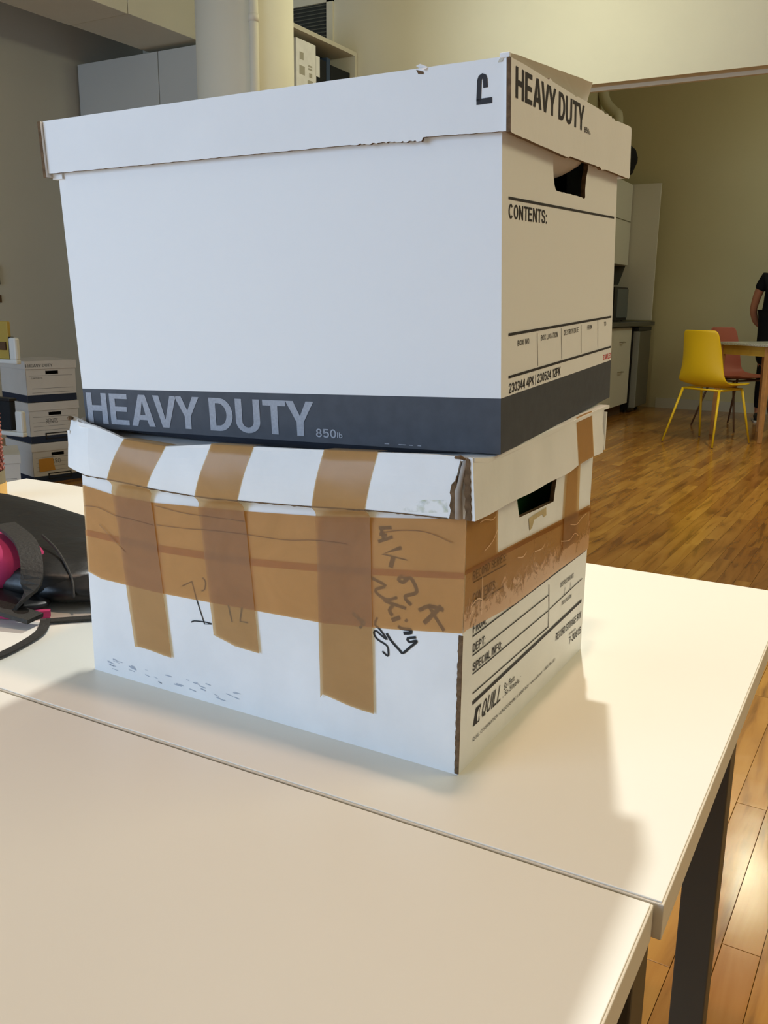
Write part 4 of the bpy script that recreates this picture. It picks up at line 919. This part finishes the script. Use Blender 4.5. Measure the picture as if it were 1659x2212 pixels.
ribbon(smooth_path([(0.12, -0.070, 0.082), (0.185, -0.094, 0.076), (0.225, -0.118, 0.060), (0.238, -0.134, 0.036), (0.225, -0.146, 0.012)], 5), 0.024, 0.004, 'side_panel', M['nylon_trim'], bp)
mbz = MB(); mbz.tube(smooth_path([(0.15, -0.04, 0.066), (0.20, -0.06, 0.058), (0.25, -0.085, 0.040), (0.27, -0.10, 0.022)], 5), 0.0016, 6); mbz.build('piping', M['nylon_trim'], bp, smooth=True)
ribbon(smooth_path([(0.10, -0.164, 0.008), (0.16, -0.164, 0.007), (0.215, -0.148, 0.006), (0.25, -0.118, 0.005)], 5), 0.008, 0.008, 'lower_trim', M['pink'], bp)
mbz = MB(); mbz.tube(smooth_path([(-0.20, -0.04, 0.077), (0.0, -0.05, 0.072), (0.10, -0.06, 0.060), (0.20, -0.05, 0.046), (0.26, -0.02, 0.034)], 5), 0.0022, 6); mbz.build('piping', M['nylon_trim'], bp, smooth=True)
ribbon(smooth_path([(0.08, -0.185, 0.034), (0.14, -0.172, 0.027), (0.20, -0.160, 0.019), (0.262, -0.148, 0.010)], 5), 0.026, 0.005, 'shoulder_strap', M['nylon_trim'], bp)
ribbon(smooth_path([(0.262, -0.135, 0.003), (0.30, -0.098, 0.003), (0.36, -0.05, 0.003)], 5), 0.012, 0.002, 'strap_and_shadow_ribbon', M['nylon_trim'], bp)
ribbon(smooth_path([(0.20, -0.10, 0.012), (0.25, -0.06, 0.008), (0.33, 0.0, 0.006)], 5), 0.030, 0.003, 'strap_and_shadow_ribbon', M['nylon'], bp)
ribbon(smooth_path([(0.265, -0.137, 0.006), (0.285, -0.160, 0.004), (0.296, -0.190, 0.003), (0.303, -0.227, 0.003), (0.300, -0.270, 0.003)], 6), 0.011, 0.0016, 'strap_and_shadow_ribbon', M['nylon_trim'], bp)  # grey ribbon standing in for the cast shadow of the strap loop
mb = MB(); mb.tube([(0.262 + 0.012 * math.cos(a_), -0.045 + 0.012 * math.sin(a_), 0.010) for a_ in [i * PI / 8 for i in range(17)]], 0.0018, 6); mb.build('strap_ring', M['metal'], bp, smooth=True)

# beaded candle holder / cup at the left edge
vz = root('beaded_cup', 'copper beaded cup with tan foot at the left edge of the table', 'cup', (-1.158, 0.455, 0.0))
MB().tube([(0, 0, 0), (0, 0, 0.030)], 0.036, 28).build('foot', M['tan'], vz)
MB().tube([(0, 0, 0.030), (0, 0, 0.052)], 0.035, 28).build('band', M['grey_band'], vz)
mb = MB()
mb.tube([(0, 0, 0.052), (0, 0, 0.158)], 0.031, 24)
mb.build('cup_body', M['mesh'], vz)
mb = MB()
for j in range(14):
    for i in range(18):
        th = 2 * PI * (i + 0.5 * (j % 2)) / 18; z_ = 0.056 + j * 0.0076
        c_ = Vector((0.0325 * math.cos(th), 0.0325 * math.sin(th), z_)); r_ = 0.0042
        mb.add([c_ + Vector(d) * r_ for d in ((1, 0, 0), (-1, 0, 0), (0, 1, 0), (0, -1, 0), (0, 0, 1), (0, 0, -1))], [(0, 2, 4), (2, 1, 4), (1, 3, 4), (3, 0, 4), (2, 0, 5), (1, 2, 5), (3, 1, 5), (0, 3, 5)])
tag(mb.build('beads', M['mesh'], vz, smooth=True), kind='stuff')

# ================================================================== stack of boxes on the floor, far left
M['card_dull'] = mat('dull_box_board', S(206, 201, 192), 0.7, 0.2, noise=0.04, nscale=10)
def small_box(loc, yaw, label, L=0.38, W=0.31, H=0.25, band=True, letter=True, frame=False, note=False, mark=None):
    t = root('storage_box', label, 'box', loc, (0, 0, yaw), group='storage boxes on the floor by the left wall')
    mb = MB()
    hole = [(0.12, 0.165), (0.20, 0.165), (0.20, 0.185), (0.12, 0.185)]
    mb.prism([(0, 0), (W, 0), (W, H - 0.012), (0, H - 0.012)], lambda u, v, d: (-d, u, v), 0.004, 0, 1, [hole])
    mb.box(-L, -0.004, 0, 0.004, 0, H - 0.012); mb.box(-L, -0.004, W - 0.004, W, 0, H - 0.012); mb.box(-L, -L + 0.004, 0.004, W - 0.004, 0, H - 0.012); mb.box(-L + 0.004, -0.004, 0.004, W - 0.004, 0, 0.004)
    mb.build('body', [M['card_dull'], M['kraft']], t)
    mb = MB()
    mb.box(-L - 0.006, 0.006, -0.006, -0.002, H - 0.052, H - 0.004); mb.box(0.002, 0.006, -0.002, W + 0.002, H - 0.052, H - 0.004)
    mb.box(-L - 0.006, 0.006, W + 0.002, W + 0.006, H - 0.052, H - 0.004); mb.box(-L - 0.006, -L - 0.002, -0.002, W + 0.002, H - 0.052, H - 0.004)
    mb.box(-L - 0.002, 0.002, -0.002, W + 0.002, H - 0.008, H - 0.004)
    mb.build('lid', M['card_dull'], t)
    mb = MB(); e_ = lambda u, v: (0.0006, u, v); l_ = lambda u, v: (0.0066, u, v); f_ = lambda u, v: (u, -0.0006, v)
    if band:
        mb.add([e_(0, 0), e_(W, 0), e_(W, 0.042), e_(0, 0.042)], [(0, 1, 2, 3)]); mb.add([f_(-L, 0), f_(0, 0), f_(0, 0.042), f_(-L, 0.042)], [(0, 1, 2, 3)])
        tag(mb.build('printed_band', M['navy'], t, fixn=False), 'dark printed band')
    mb = MB()
    line((0.02, 0.158), (W - 0.02, 0.155), 0.002, e_, mb)
    if letter:
        block_text('HEAVY DUTY', (0.012, 0.165, H - 0.040, H - 0.022), l_, mb); stroke_text('I', (-0.004, 0.002, H - 0.040, H - 0.022), l_, mb)
        stroke_text('CONTENTS:', (0.03, 0.10, 0.138, 0.147), e_, mb); line((0.03, 0.08), (W - 0.02, 0.08), 0.002, e_, mb); line((0.03, 0.055), (W - 0.02, 0.055), 0.002, e_, mb)
    else:
        for z_ in (0.125, 0.10, 0.075): line((0.02, z_), (W - 0.02, z_), 0.0015, e_, mb)
    if mark: text_mesh(mark, (0.10, 0.175, 0.115, 0.145), e_, mb, 0, 0.0)
    mb.build('printed_lettering', mat('faded_print', S(112, 112, 110), 0.7), t, fixn=False)
    if frame:
        mb = MB(); a_, b_, c_, d_ = 0.09, 0.24, 0.02, 0.058
        for q in ((a_, b_, c_, c_ + 0.006), (a_, b_, d_ - 0.006, d_), (a_, a_ + 0.008, c_, d_), (b_ - 0.008, b_, c_, d_)):
            mb.box(0.0008, 0.003, q[0], q[1], q[2], q[3])
        mb.build('label_holder', M['black'], t)
    if note:
        mb = MB(); mb.add([(0.0015, 0.035, 0.150), (0.0015, 0.125, 0.152), (0.0060, 0.135, 0.075), (0.0040, 0.035, 0.070)], [(0, 1, 2, 3)]); tag(mb.build('sticky_note', M['note'], t, fixn=False), 'orange sticky note')
    return t
ya = math.radians(-16)
small_box((-4.26, 3.05, FZ), ya, 'bottom box of the floor stack, with an orange sticky note', note=True, letter=False, frame=True, mark='F290')
small_box((-4.26, 3.05, FZ + 0.25), ya, 'middle box of the floor stack, with handwriting on its end', letter=False, frame=True, mark='RENTS')
small_box((-4.262, 3.05, FZ + 0.50), ya, 'top box of the floor stack, with lettering on its lid', letter=True)
small_box((-3.98, 2.38, FZ), math.radians(-36), 'low pale box on the floor in front of the stack', L=0.34, W=0.28, H=0.29, band=False, letter=False)

# white shelf rack at the left edge
wr = root('white_rack', 'white rack with upturned shelf ends at the left edge of the photo', 'shelf', (-3.9, 2.40, FZ))
for z_, x1 in ((0.790, 0.405), (0.428, 0.408)):
    MB().box(-0.30, x1 - 0.018, 0, 0.03, z_, z_ + 0.022).build('shelf_board', M['cabinet_grey'], wr, bevel=0.006)
    MB().box(x1 - 0.070, x1 - 0.018, 0.0, 0.03, z_ + 0.018, z_ + 0.130).build('shelf_end', M['cabinet_grey'], wr, bevel=0.010)
for x_ in (-0.30, -0.02): MB().box(x_, x_ + 0.03, 0.03, 0.09, 0, 0.95).build('upright', M['cabinet_grey'], wr)
t = root('yellow_case', 'yellow case with a brown clasp standing on the upper rack shelf', 'case', (-3.70, 2.42, FZ + 0.812))
MB().box(-0.12, 0.112, 0, 0.02, 0, 0.185).build('case_shell', mat('ochre', S(168, 142, 62), 0.6), t, bevel=0.004)
MB().box(0.05, 0.098, -0.008, 0.0, 0.045, 0.085).build('clasp', M['brown_contents'], t, bevel=0.003)
MB().box(0.112, 0.13, 0, 0.02, 0, 0.11).build('spine', M['dark_inside'], t)
t = root('dark_basket', 'dark basket sitting on the lower rack shelf', 'basket', (-3.72, 2.42, FZ + 0.45))
MB().box(-0.15, 0.10, 0, 0.04, 0, 0.16).build('basket_body', M['dark_inside'], t, bevel=0.01)
MB().box(-0.155, 0.105, -0.004, 0.044, 0.15, 0.165).build('rim', M['black'], t, bevel=0.003)
t = root('picture_frame', 'small dark picture frame on the left wall at the photo edge', 'picture frame', (XL + 0.012, 4.15, 0.56))
MB().box(-0.01, 0.01, -0.12, 0.12, -0.075, 0.075).build('frame', M['black'], t, bevel=0.002)
MB().box(0.010, 0.012, -0.09, 0.13 - 0.04, -0.05, 0.05).build('picture', M['vent_dark'], t)
t = root('wall_switch', 'small brown switch plate under the picture frame', 'switch', (XL + 0.006, 4.24, 0.375))
MB().box(-0.004, 0.004, -0.04, 0.04, -0.03, 0.03).build('switch_plate', M['brown_contents'], t, bevel=0.002)

# ================================================================== kitchen
uc = root('upper_cabinet', 'white wall cabinets with two rows of doors over the counter', 'cabinet', (-2.80, 7.6, 0.81))
MB().box(0, 0.35, 0, 1.98, 0, 0.845).build('carcass', M['cabinet'], uc)
for j in range(3):
    for z0, z1 in ((0.003, 0.452), (0.462, 0.843)):
        MB().box(0.35, 0.37, j * 0.66 + 0.003, (j + 1) * 0.66 - 0.003, z0, z1).build('door', M['cabinet'], uc, bevel=0.002)
ep = root('end_panel', 'tall plain end panel closing the kitchen run by the far wall', 'panel', (-2.80, 9.6, 0.23))
MB().box(0, 0.665, 0, 0.02, 0, 1.43).build('panel_board', M['cabinet'], ep, bevel=0.002)
MB().box(0, 0.02, 0.02, 0.19, 0, 1.43).build('return_board', M['cabinet'], ep)
mb = MB(); mb.prism([(0.02, 0.60), (0.02, 0.38), (0.275, 0.38), (0.345, 0.60)], lambda u, v, d: (u, -0.004 + d, v), 0.004); tag(mb.build('tapered_panel', M['backsplash'], ep), 'dark grey tapered panel')  # dark grey tapered board set against the end panel
ct = root('worktop', 'dark kitchen worktop running along the wall over the base cabinet', 'worktop', (-2.80, 7.6, 0.175))
MB().box(0, 0.67, 0, 2.16, 0, 0.04).build('slab', M['counter'], ct, bevel=0.004)
structure('trim_2', MB().box(-2.818, -2.806, 7.6, 9.6, 0.22, 0.80), M['backsplash'])
bc = root('base_cabinet', 'white base cabinet with small handles left of the fridge', 'cabinet', (-2.80, 7.6, FZ))
MB().box(0, 0.60, 0, 1.38, 0.11, 0.905).build('carcass', M['cabinet'], bc)
MB().box(0, 0.55, 0, 1.38, 0, 0.11).build('plinth', M['brown_contents'], bc)
for j in range(2):
    d_ = MB().box(0.60, 0.62, j * 0.69 + 0.003, (j + 1) * 0.69 - 0.003, 0.115, 0.90).build('door', M['cabinet'], bc, bevel=0.002)
    for z_ in (0.76, 0.46): MB().tube([(0.62, j * 0.69 + 0.24, z_), (0.65, j * 0.69 + 0.24, z_), (0.65, j * 0.69 + 0.36, z_), (0.62, j * 0.69 + 0.36, z_)], 0.006, 6).build('handle', M['metal'], d_)
fr_ = root('fridge', 'low dark fridge under the end of the worktop', 'fridge', (-2.72, 9.04, FZ))
MB().box(0, 0.54, 0.0, 0.54, 0.03, 0.90).build('cabinet_shell', M['black'], fr_, bevel=0.006)
MB().box(0.545, 0.60, 0.03, 0.54, 0.06, 0.86).build('door', M['fridge'], fr_, bevel=0.006)
MB().box(0.545, 0.605, 0.0, 0.03, 0.06, 0.86).build('door_edge', M['fridge_edge'], fr_)
MB().box(0.545, 0.60, 0.0, 0.54, 0.865, 0.90).build('top_trim', M['black'], fr_)
for x_, y_ in ((0.03, 0.03), (0.5, 0.03), (0.03, 0.5), (0.5, 0.5)): MB().tube([(x_, y_, 0), (x_, y_, 0.03)], 0.018, 8).build('foot', M['black'], fr_)
mo = root('microwave', 'black microwave oven standing on the dark worktop', 'microwave', (-2.75, 8.85, 0.215))
MB().box(0, 0.38, 0, 0.58, 0.01, 0.36).build('casing', M['black'], mo, bevel=0.005)
MB().box(0.38, 0.395, 0.13, 0.56, 0.04, 0.34).build('door', M['glass_dark'], mo, bevel=0.004)
MB().box(0.38, 0.392, 0.02, 0.12, 0.03, 0.35).build('control_panel', M['black'], mo)
for x_, y_ in ((0.04, 0.04), (0.34, 0.04), (0.04, 0.54), (0.34, 0.54)): MB().box(x_ - 0.01, x_ + 0.01, y_ - 0.01, y_ + 0.01, 0, 0.01).build('foot', M['black'], mo)
bg = root('black_bag', 'crumpled black bag lying on top of the kitchen wall cabinets', 'bag', (-2.45, 9.0, 1.655))
blob('bag_body', (0, 0, 0.165), (0.17, 0.20, 0.165), M['cloth_dark'], bg, e=0.8, flat=0.001, seed=2, amp=0.05)
blob('bag_knot', (0.03, 0.0, 0.33), (0.06, 0.06, 0.035), M['cloth_dark'], bg, e=0.9, seed=5, amp=0.08, nu=20, nv=12)
pk = root('vent_pipe', 'pale curved flue pipe high in the kitchen corner', 'pipe', (-2.80, 9.42, 2.55))
MB().tube(smooth_path([(0.0, 0, 0.15), (0.03, 0, 0.0), (0.08, 0, -0.10), (0.16, 0, -0.18), (0.20, 0, -0.24), (0.20, 0, -0.60)], 4), 0.055, 16).build('pipe_tube', mat('pipe_paint', S(198, 192, 160), 0.6), pk, smooth=True)
MB().tube([(0.20, 0, -0.58), (0.20, 0, -0.893)], 0.062, 16).build('pipe_collar', M['wall_kitchen'], pk, smooth=True)

# ------------------------------------------------------------------ shell chairs
def shell_chair(name, label, loc, yaw, m, mleg, splay=(0.2375, 0.265)):
    t = root(name, label, 'chair', loc, (0, 0, yaw), group='plastic shell chairs at the dining table')
    prof = [(-0.235, 0.930, 0.150), (-0.232, 0.920, 0.178), (-0.225, 0.89, 0.192), (-0.215, 0.82, 0.200), (-0.203, 0.72, 0.212), (-0.193, 0.63, 0.224), (-0.180, 0.56, 0.232), (-0.150, 0.510, 0.236), (-0.105, 0.485, 0.238), (-0.04, 0.472, 0.240), (0.06, 0.472, 0.240), (0.15, 0.482, 0.236), (0.215, 0.490, 0.228), (0.235, 0.488, 0.205)]
    n = 15; vs = []
    for i, (y_, z_, w_) in enumerate(prof):
        back = max(0, min(1, (z_ - 0.47) / 0.12))
        for j in range(n):
            s_ = -1 + 2 * j / (n - 1); c_ = abs(s_) ** 2.2
            vs.append((s_ * w_ * (1.0 - 0.14 * back), y_ + 0.055 * c_ * back * (0.5 + 0.5 * min(1, (0.95 - z_) / 0.2)), z_ + 0.030 * c_ * (1 - back) * (1 if i < 11 else 0.5)))
    fs = [(i * n + j, i * n + j + 1, (i + 1) * n + j + 1, (i + 1) * n + j) for i in range(len(prof) - 1) for j in range(n - 1)]
    o = MB().add(vs, fs).build('seat_shell', m, t, smooth=True)
    md = o.modifiers.new('thick', 'SOLIDIFY'); md.thickness = 0.012; md.offset = 0
    md = o.modifiers.new('sub', 'SUBSURF'); md.levels = 1; md.render_levels = 1
    mb = MB(); mb.tube([(-0.17, -0.13, 0.452), (0.17, -0.13, 0.452), (0.19, 0.16, 0.455), (-0.19, 0.16, 0.455), (-0.17, -0.13, 0.452)], 0.009, 8); mb.build('seat_frame', mleg, t, smooth=True)
    for sx, sy in ((-1, -1), (1, -1), (1, 1), (-1, 1)):
        tp = (sx * (0.17 if sy < 0 else 0.19), -0.13 if sy < 0 else 0.16, 0.455)
        MB().tube([tp, (sx * splay[0], sy * splay[1], 0.008)], [0.011, 0.008], 10).build('leg', mleg, t, smooth=True)
        MB().tube([(sx * splay[0], sy * splay[1], 0.008), (sx * splay[0], sy * splay[1], 0.0)], 0.0085, 8).build('foot_cap', M['black_leg'], t)
    return t
shell_chair('shell_chair', 'yellow plastic shell chair at the near side of the dining table', (-1.052, 7.228, FZ), math.radians(-23.6), M['yellow'], M['yellow'])
shell_chair('shell_chair', 'terracotta shell chair behind the yellow one', (-1.03, 8.38, FZ), math.radians(-125), M['pink_plastic'], M['black_leg'])

# dining table, turned a little
dt = root('dining_table', 'light wood dining table with a speckled pale top', 'table', (-0.71, 7.83, FZ), (0, 0, math.radians(-36.8)))
MB().box(-0.315, 0.33, -0.315, 0.33, 0.797, 0.818).build('tabletop', M['speckle'], dt, bevel=0.003)
yw = mat('yellow_wood', S(196, 158, 66), 0.5, 0.3, noise=0.15, nscale=12)
for y_ in (-0.265, 0.245): MB().box(-0.24, 0.24, y_, y_ + 0.02, 0.715, 0.797).build('apron', yw, dt)
for x_ in (-0.265, 0.245): MB().box(x_, x_ + 0.02, -0.24, 0.24, 0.715, 0.797).build('apron', yw, dt)
for sx, sy in ((-1, -1), (1, -1), (1, 1), (-1, 1)):
    mb = MB(); vs = []
    for (q_, z_, h) in ((0.278, 0.0, 0.014), (0.258, 0.797, 0.024)):
        cx, cy = sx * q_, sy * q_
        vs += [(cx - h, cy - h, z_), (cx + h, cy - h, z_), (cx + h, cy + h, z_), (cx - h, cy + h, z_)]
    mb.add(vs, [(0, 1, 2, 3), (4, 7, 6, 5), (0, 4, 5, 1), (1, 5, 6, 2), (2, 6, 7, 3), (3, 7, 4, 0)]); mb.build('leg', M['wood_leg'], dt, bevel=0.003)

# ------------------------------------------------------------------ person at the right edge
ps = root('person', 'person in a black short-sleeved dress standing at the right edge behind the table', 'person', (-0.79, 9.12, FZ), (0, 0, math.radians(12)))
def skin(name, verts, edges, radii, m, parent, rootv=0, lev=2):
    me = bpy.data.meshes.new(name); me.from_pydata(verts, edges, []); me.materials.append(m)
    o = link(name, me, parent)
    md = o.modifiers.new('skin', 'SKIN'); md.use_smooth_shade = True
    sv = me.skin_vertices[0].data
    for i, r_ in enumerate(radii): sv[i].radius = (r_, r_) if not isinstance(r_, tuple) else r_; sv[i].use_root = (i == rootv)
    s_ = o.modifiers.new('sub', 'SUBSURF'); s_.levels = lev; s_.render_levels = lev
    return o
V = [(0, 0, 0.93), (0, 0, 1.05), (0, 0.0, 1.22), (0, 0, 1.38), (0, 0, 1.46), (0, -0.01, 1.52), (0, -0.015, 1.62), (0, -0.01, 1.70)]
R_ = [(0.15, 0.11), (0.12, 0.09), (0.14, 0.10), (0.13, 0.09), 0.055, 0.055, (0.085, 0.10), 0.06]
E2 = [(i, i + 1) for i in range(7)]
def chain(pts, rs, start):
    b_ = len(V); V.extend(pts); R_.extend(rs); E2.append((start, b_)); E2.extend((b_ + i, b_ + i + 1) for i in range(len(pts) - 1)); return len(V) - 1
for sx in (-1, 1):
    chain([(sx * 0.165, 0.01, 1.385), (sx * 0.215, 0.045, 1.22), (sx * 0.235, 0.085, 1.09), (sx * 0.200, 0.13, 0.98), (sx * 0.130, 0.17, 0.92)], [0.052, 0.043, 0.037, 0.032, 0.024], 3)
    hnd = chain([(sx * 0.095, 0.185, 0.90)], [(0.020, 0.032)], len(V) - 1)
    for k in range(4):
        chain([(sx * 0.065, 0.190, 0.922 - 0.018 * k), (sx * (0.042 - 0.006 * (k in (1, 2))), 0.192, 0.916 - 0.018 * k), (sx * (0.024 - 0.006 * (k in (1, 2))), 0.186, 0.908 - 0.018 * k)], [0.009, 0.0085, 0.007], hnd)
    chain([(sx * 0.105, 0.180, 0.945), (sx * 0.088, 0.185, 0.965)], [0.010, 0.008], hnd)
    chain([(sx * 0.085, 0, 0.84), (sx * 0.095, 0.0, 0.50), (sx * 0.10, 0.015, 0.28), (sx * 0.10, 0.02, 0.09), (sx * 0.105, -0.05, 0.035), (sx * 0.11, -0.12, 0.025)], [0.085, 0.055, 0.048, 0.034, 0.030, 0.022], 0)
skin('body', V, E2, R_, M['skin'], ps)
skin('dress', [(0, 0, 0.50), (0, 0, 0.72), (0, 0, 0.93), (0, 0, 1.06), (0, 0, 1.22), (0, 0, 1.37), (0, 0, 1.43), (-0.15, 0.01, 1.40), (0.15, 0.01, 1.40), (-0.20, 0.035, 1.27), (0.20, 0.035, 1.27)],
     [(0, 1), (1, 2), (2, 3), (3, 4), (4, 5), (5, 6), (5, 7), (5, 8), (7, 9), (8, 10)],
     [(0.19, 0.14), (0.20, 0.14), (0.195, 0.135), (0.165, 0.115), (0.165, 0.12), (0.145, 0.105), 0.075, 0.066, 0.066, 0.060, 0.060], M['cloth_dark'], ps, 2)
for sx in (-1, 1):
    skin('legging', [(sx * 0.09, 0, 0.62), (sx * 0.095, 0.0, 0.50), (sx * 0.10, 0.015, 0.28), (sx * 0.10, 0.02, 0.10)], [(0, 1), (1, 2), (2, 3)], [0.072, 0.062, 0.055, 0.042], M['cloth_dark'], ps, 0, 1)
    sh_ = skin('shoe', [(sx * 0.10, 0.045, 0.050), (sx * 0.105, -0.04, 0.052), (sx * 0.115, -0.15, 0.042)], [(0, 1), (1, 2)], [0.040, 0.042, 0.036], M['shoe'], ps, 0, 1)
    MB().box(sx * 0.108 - 0.040, sx * 0.108 + 0.040, -0.185, 0.085, 0.0, 0.018).build('sole', M['sole'], sh_, bevel=0.006)
mb = MB()
for sx in (-1, 1):
    mb.tube([(sx * 0.032, -0.108, 1.625), (sx * 0.032, -0.118, 1.625)], 0.012, 10)
mb.build('eye', M['sole'], ps, smooth=True)
MB().tube([(0, -0.105, 1.625), (0, -0.128, 1.588), (0, -0.108, 1.580)], [0.009, 0.014, 0.006], 8).build('nose', M['skin'], ps, smooth=True)
MB().tube([(-0.024, -0.106, 1.552), (0, -0.114, 1.550), (0.024, -0.106, 1.552)], [0.003, 0.007, 0.003], 8).build('mouth', mat('lips', S(150, 80, 74), 0.5), ps, smooth=True)
for sx in (-1, 1): blob('ear', (sx * 0.088, -0.01, 1.60), (0.010, 0.018, 0.030), M['skin'], ps, e=1.0, nu=12, nv=8, amp=0)
blob('hair', (0, 0.018, 1.645), (0.098, 0.105, 0.105), M['hair'], ps, e=0.95, nu=28, nv=16, amp=0.01)
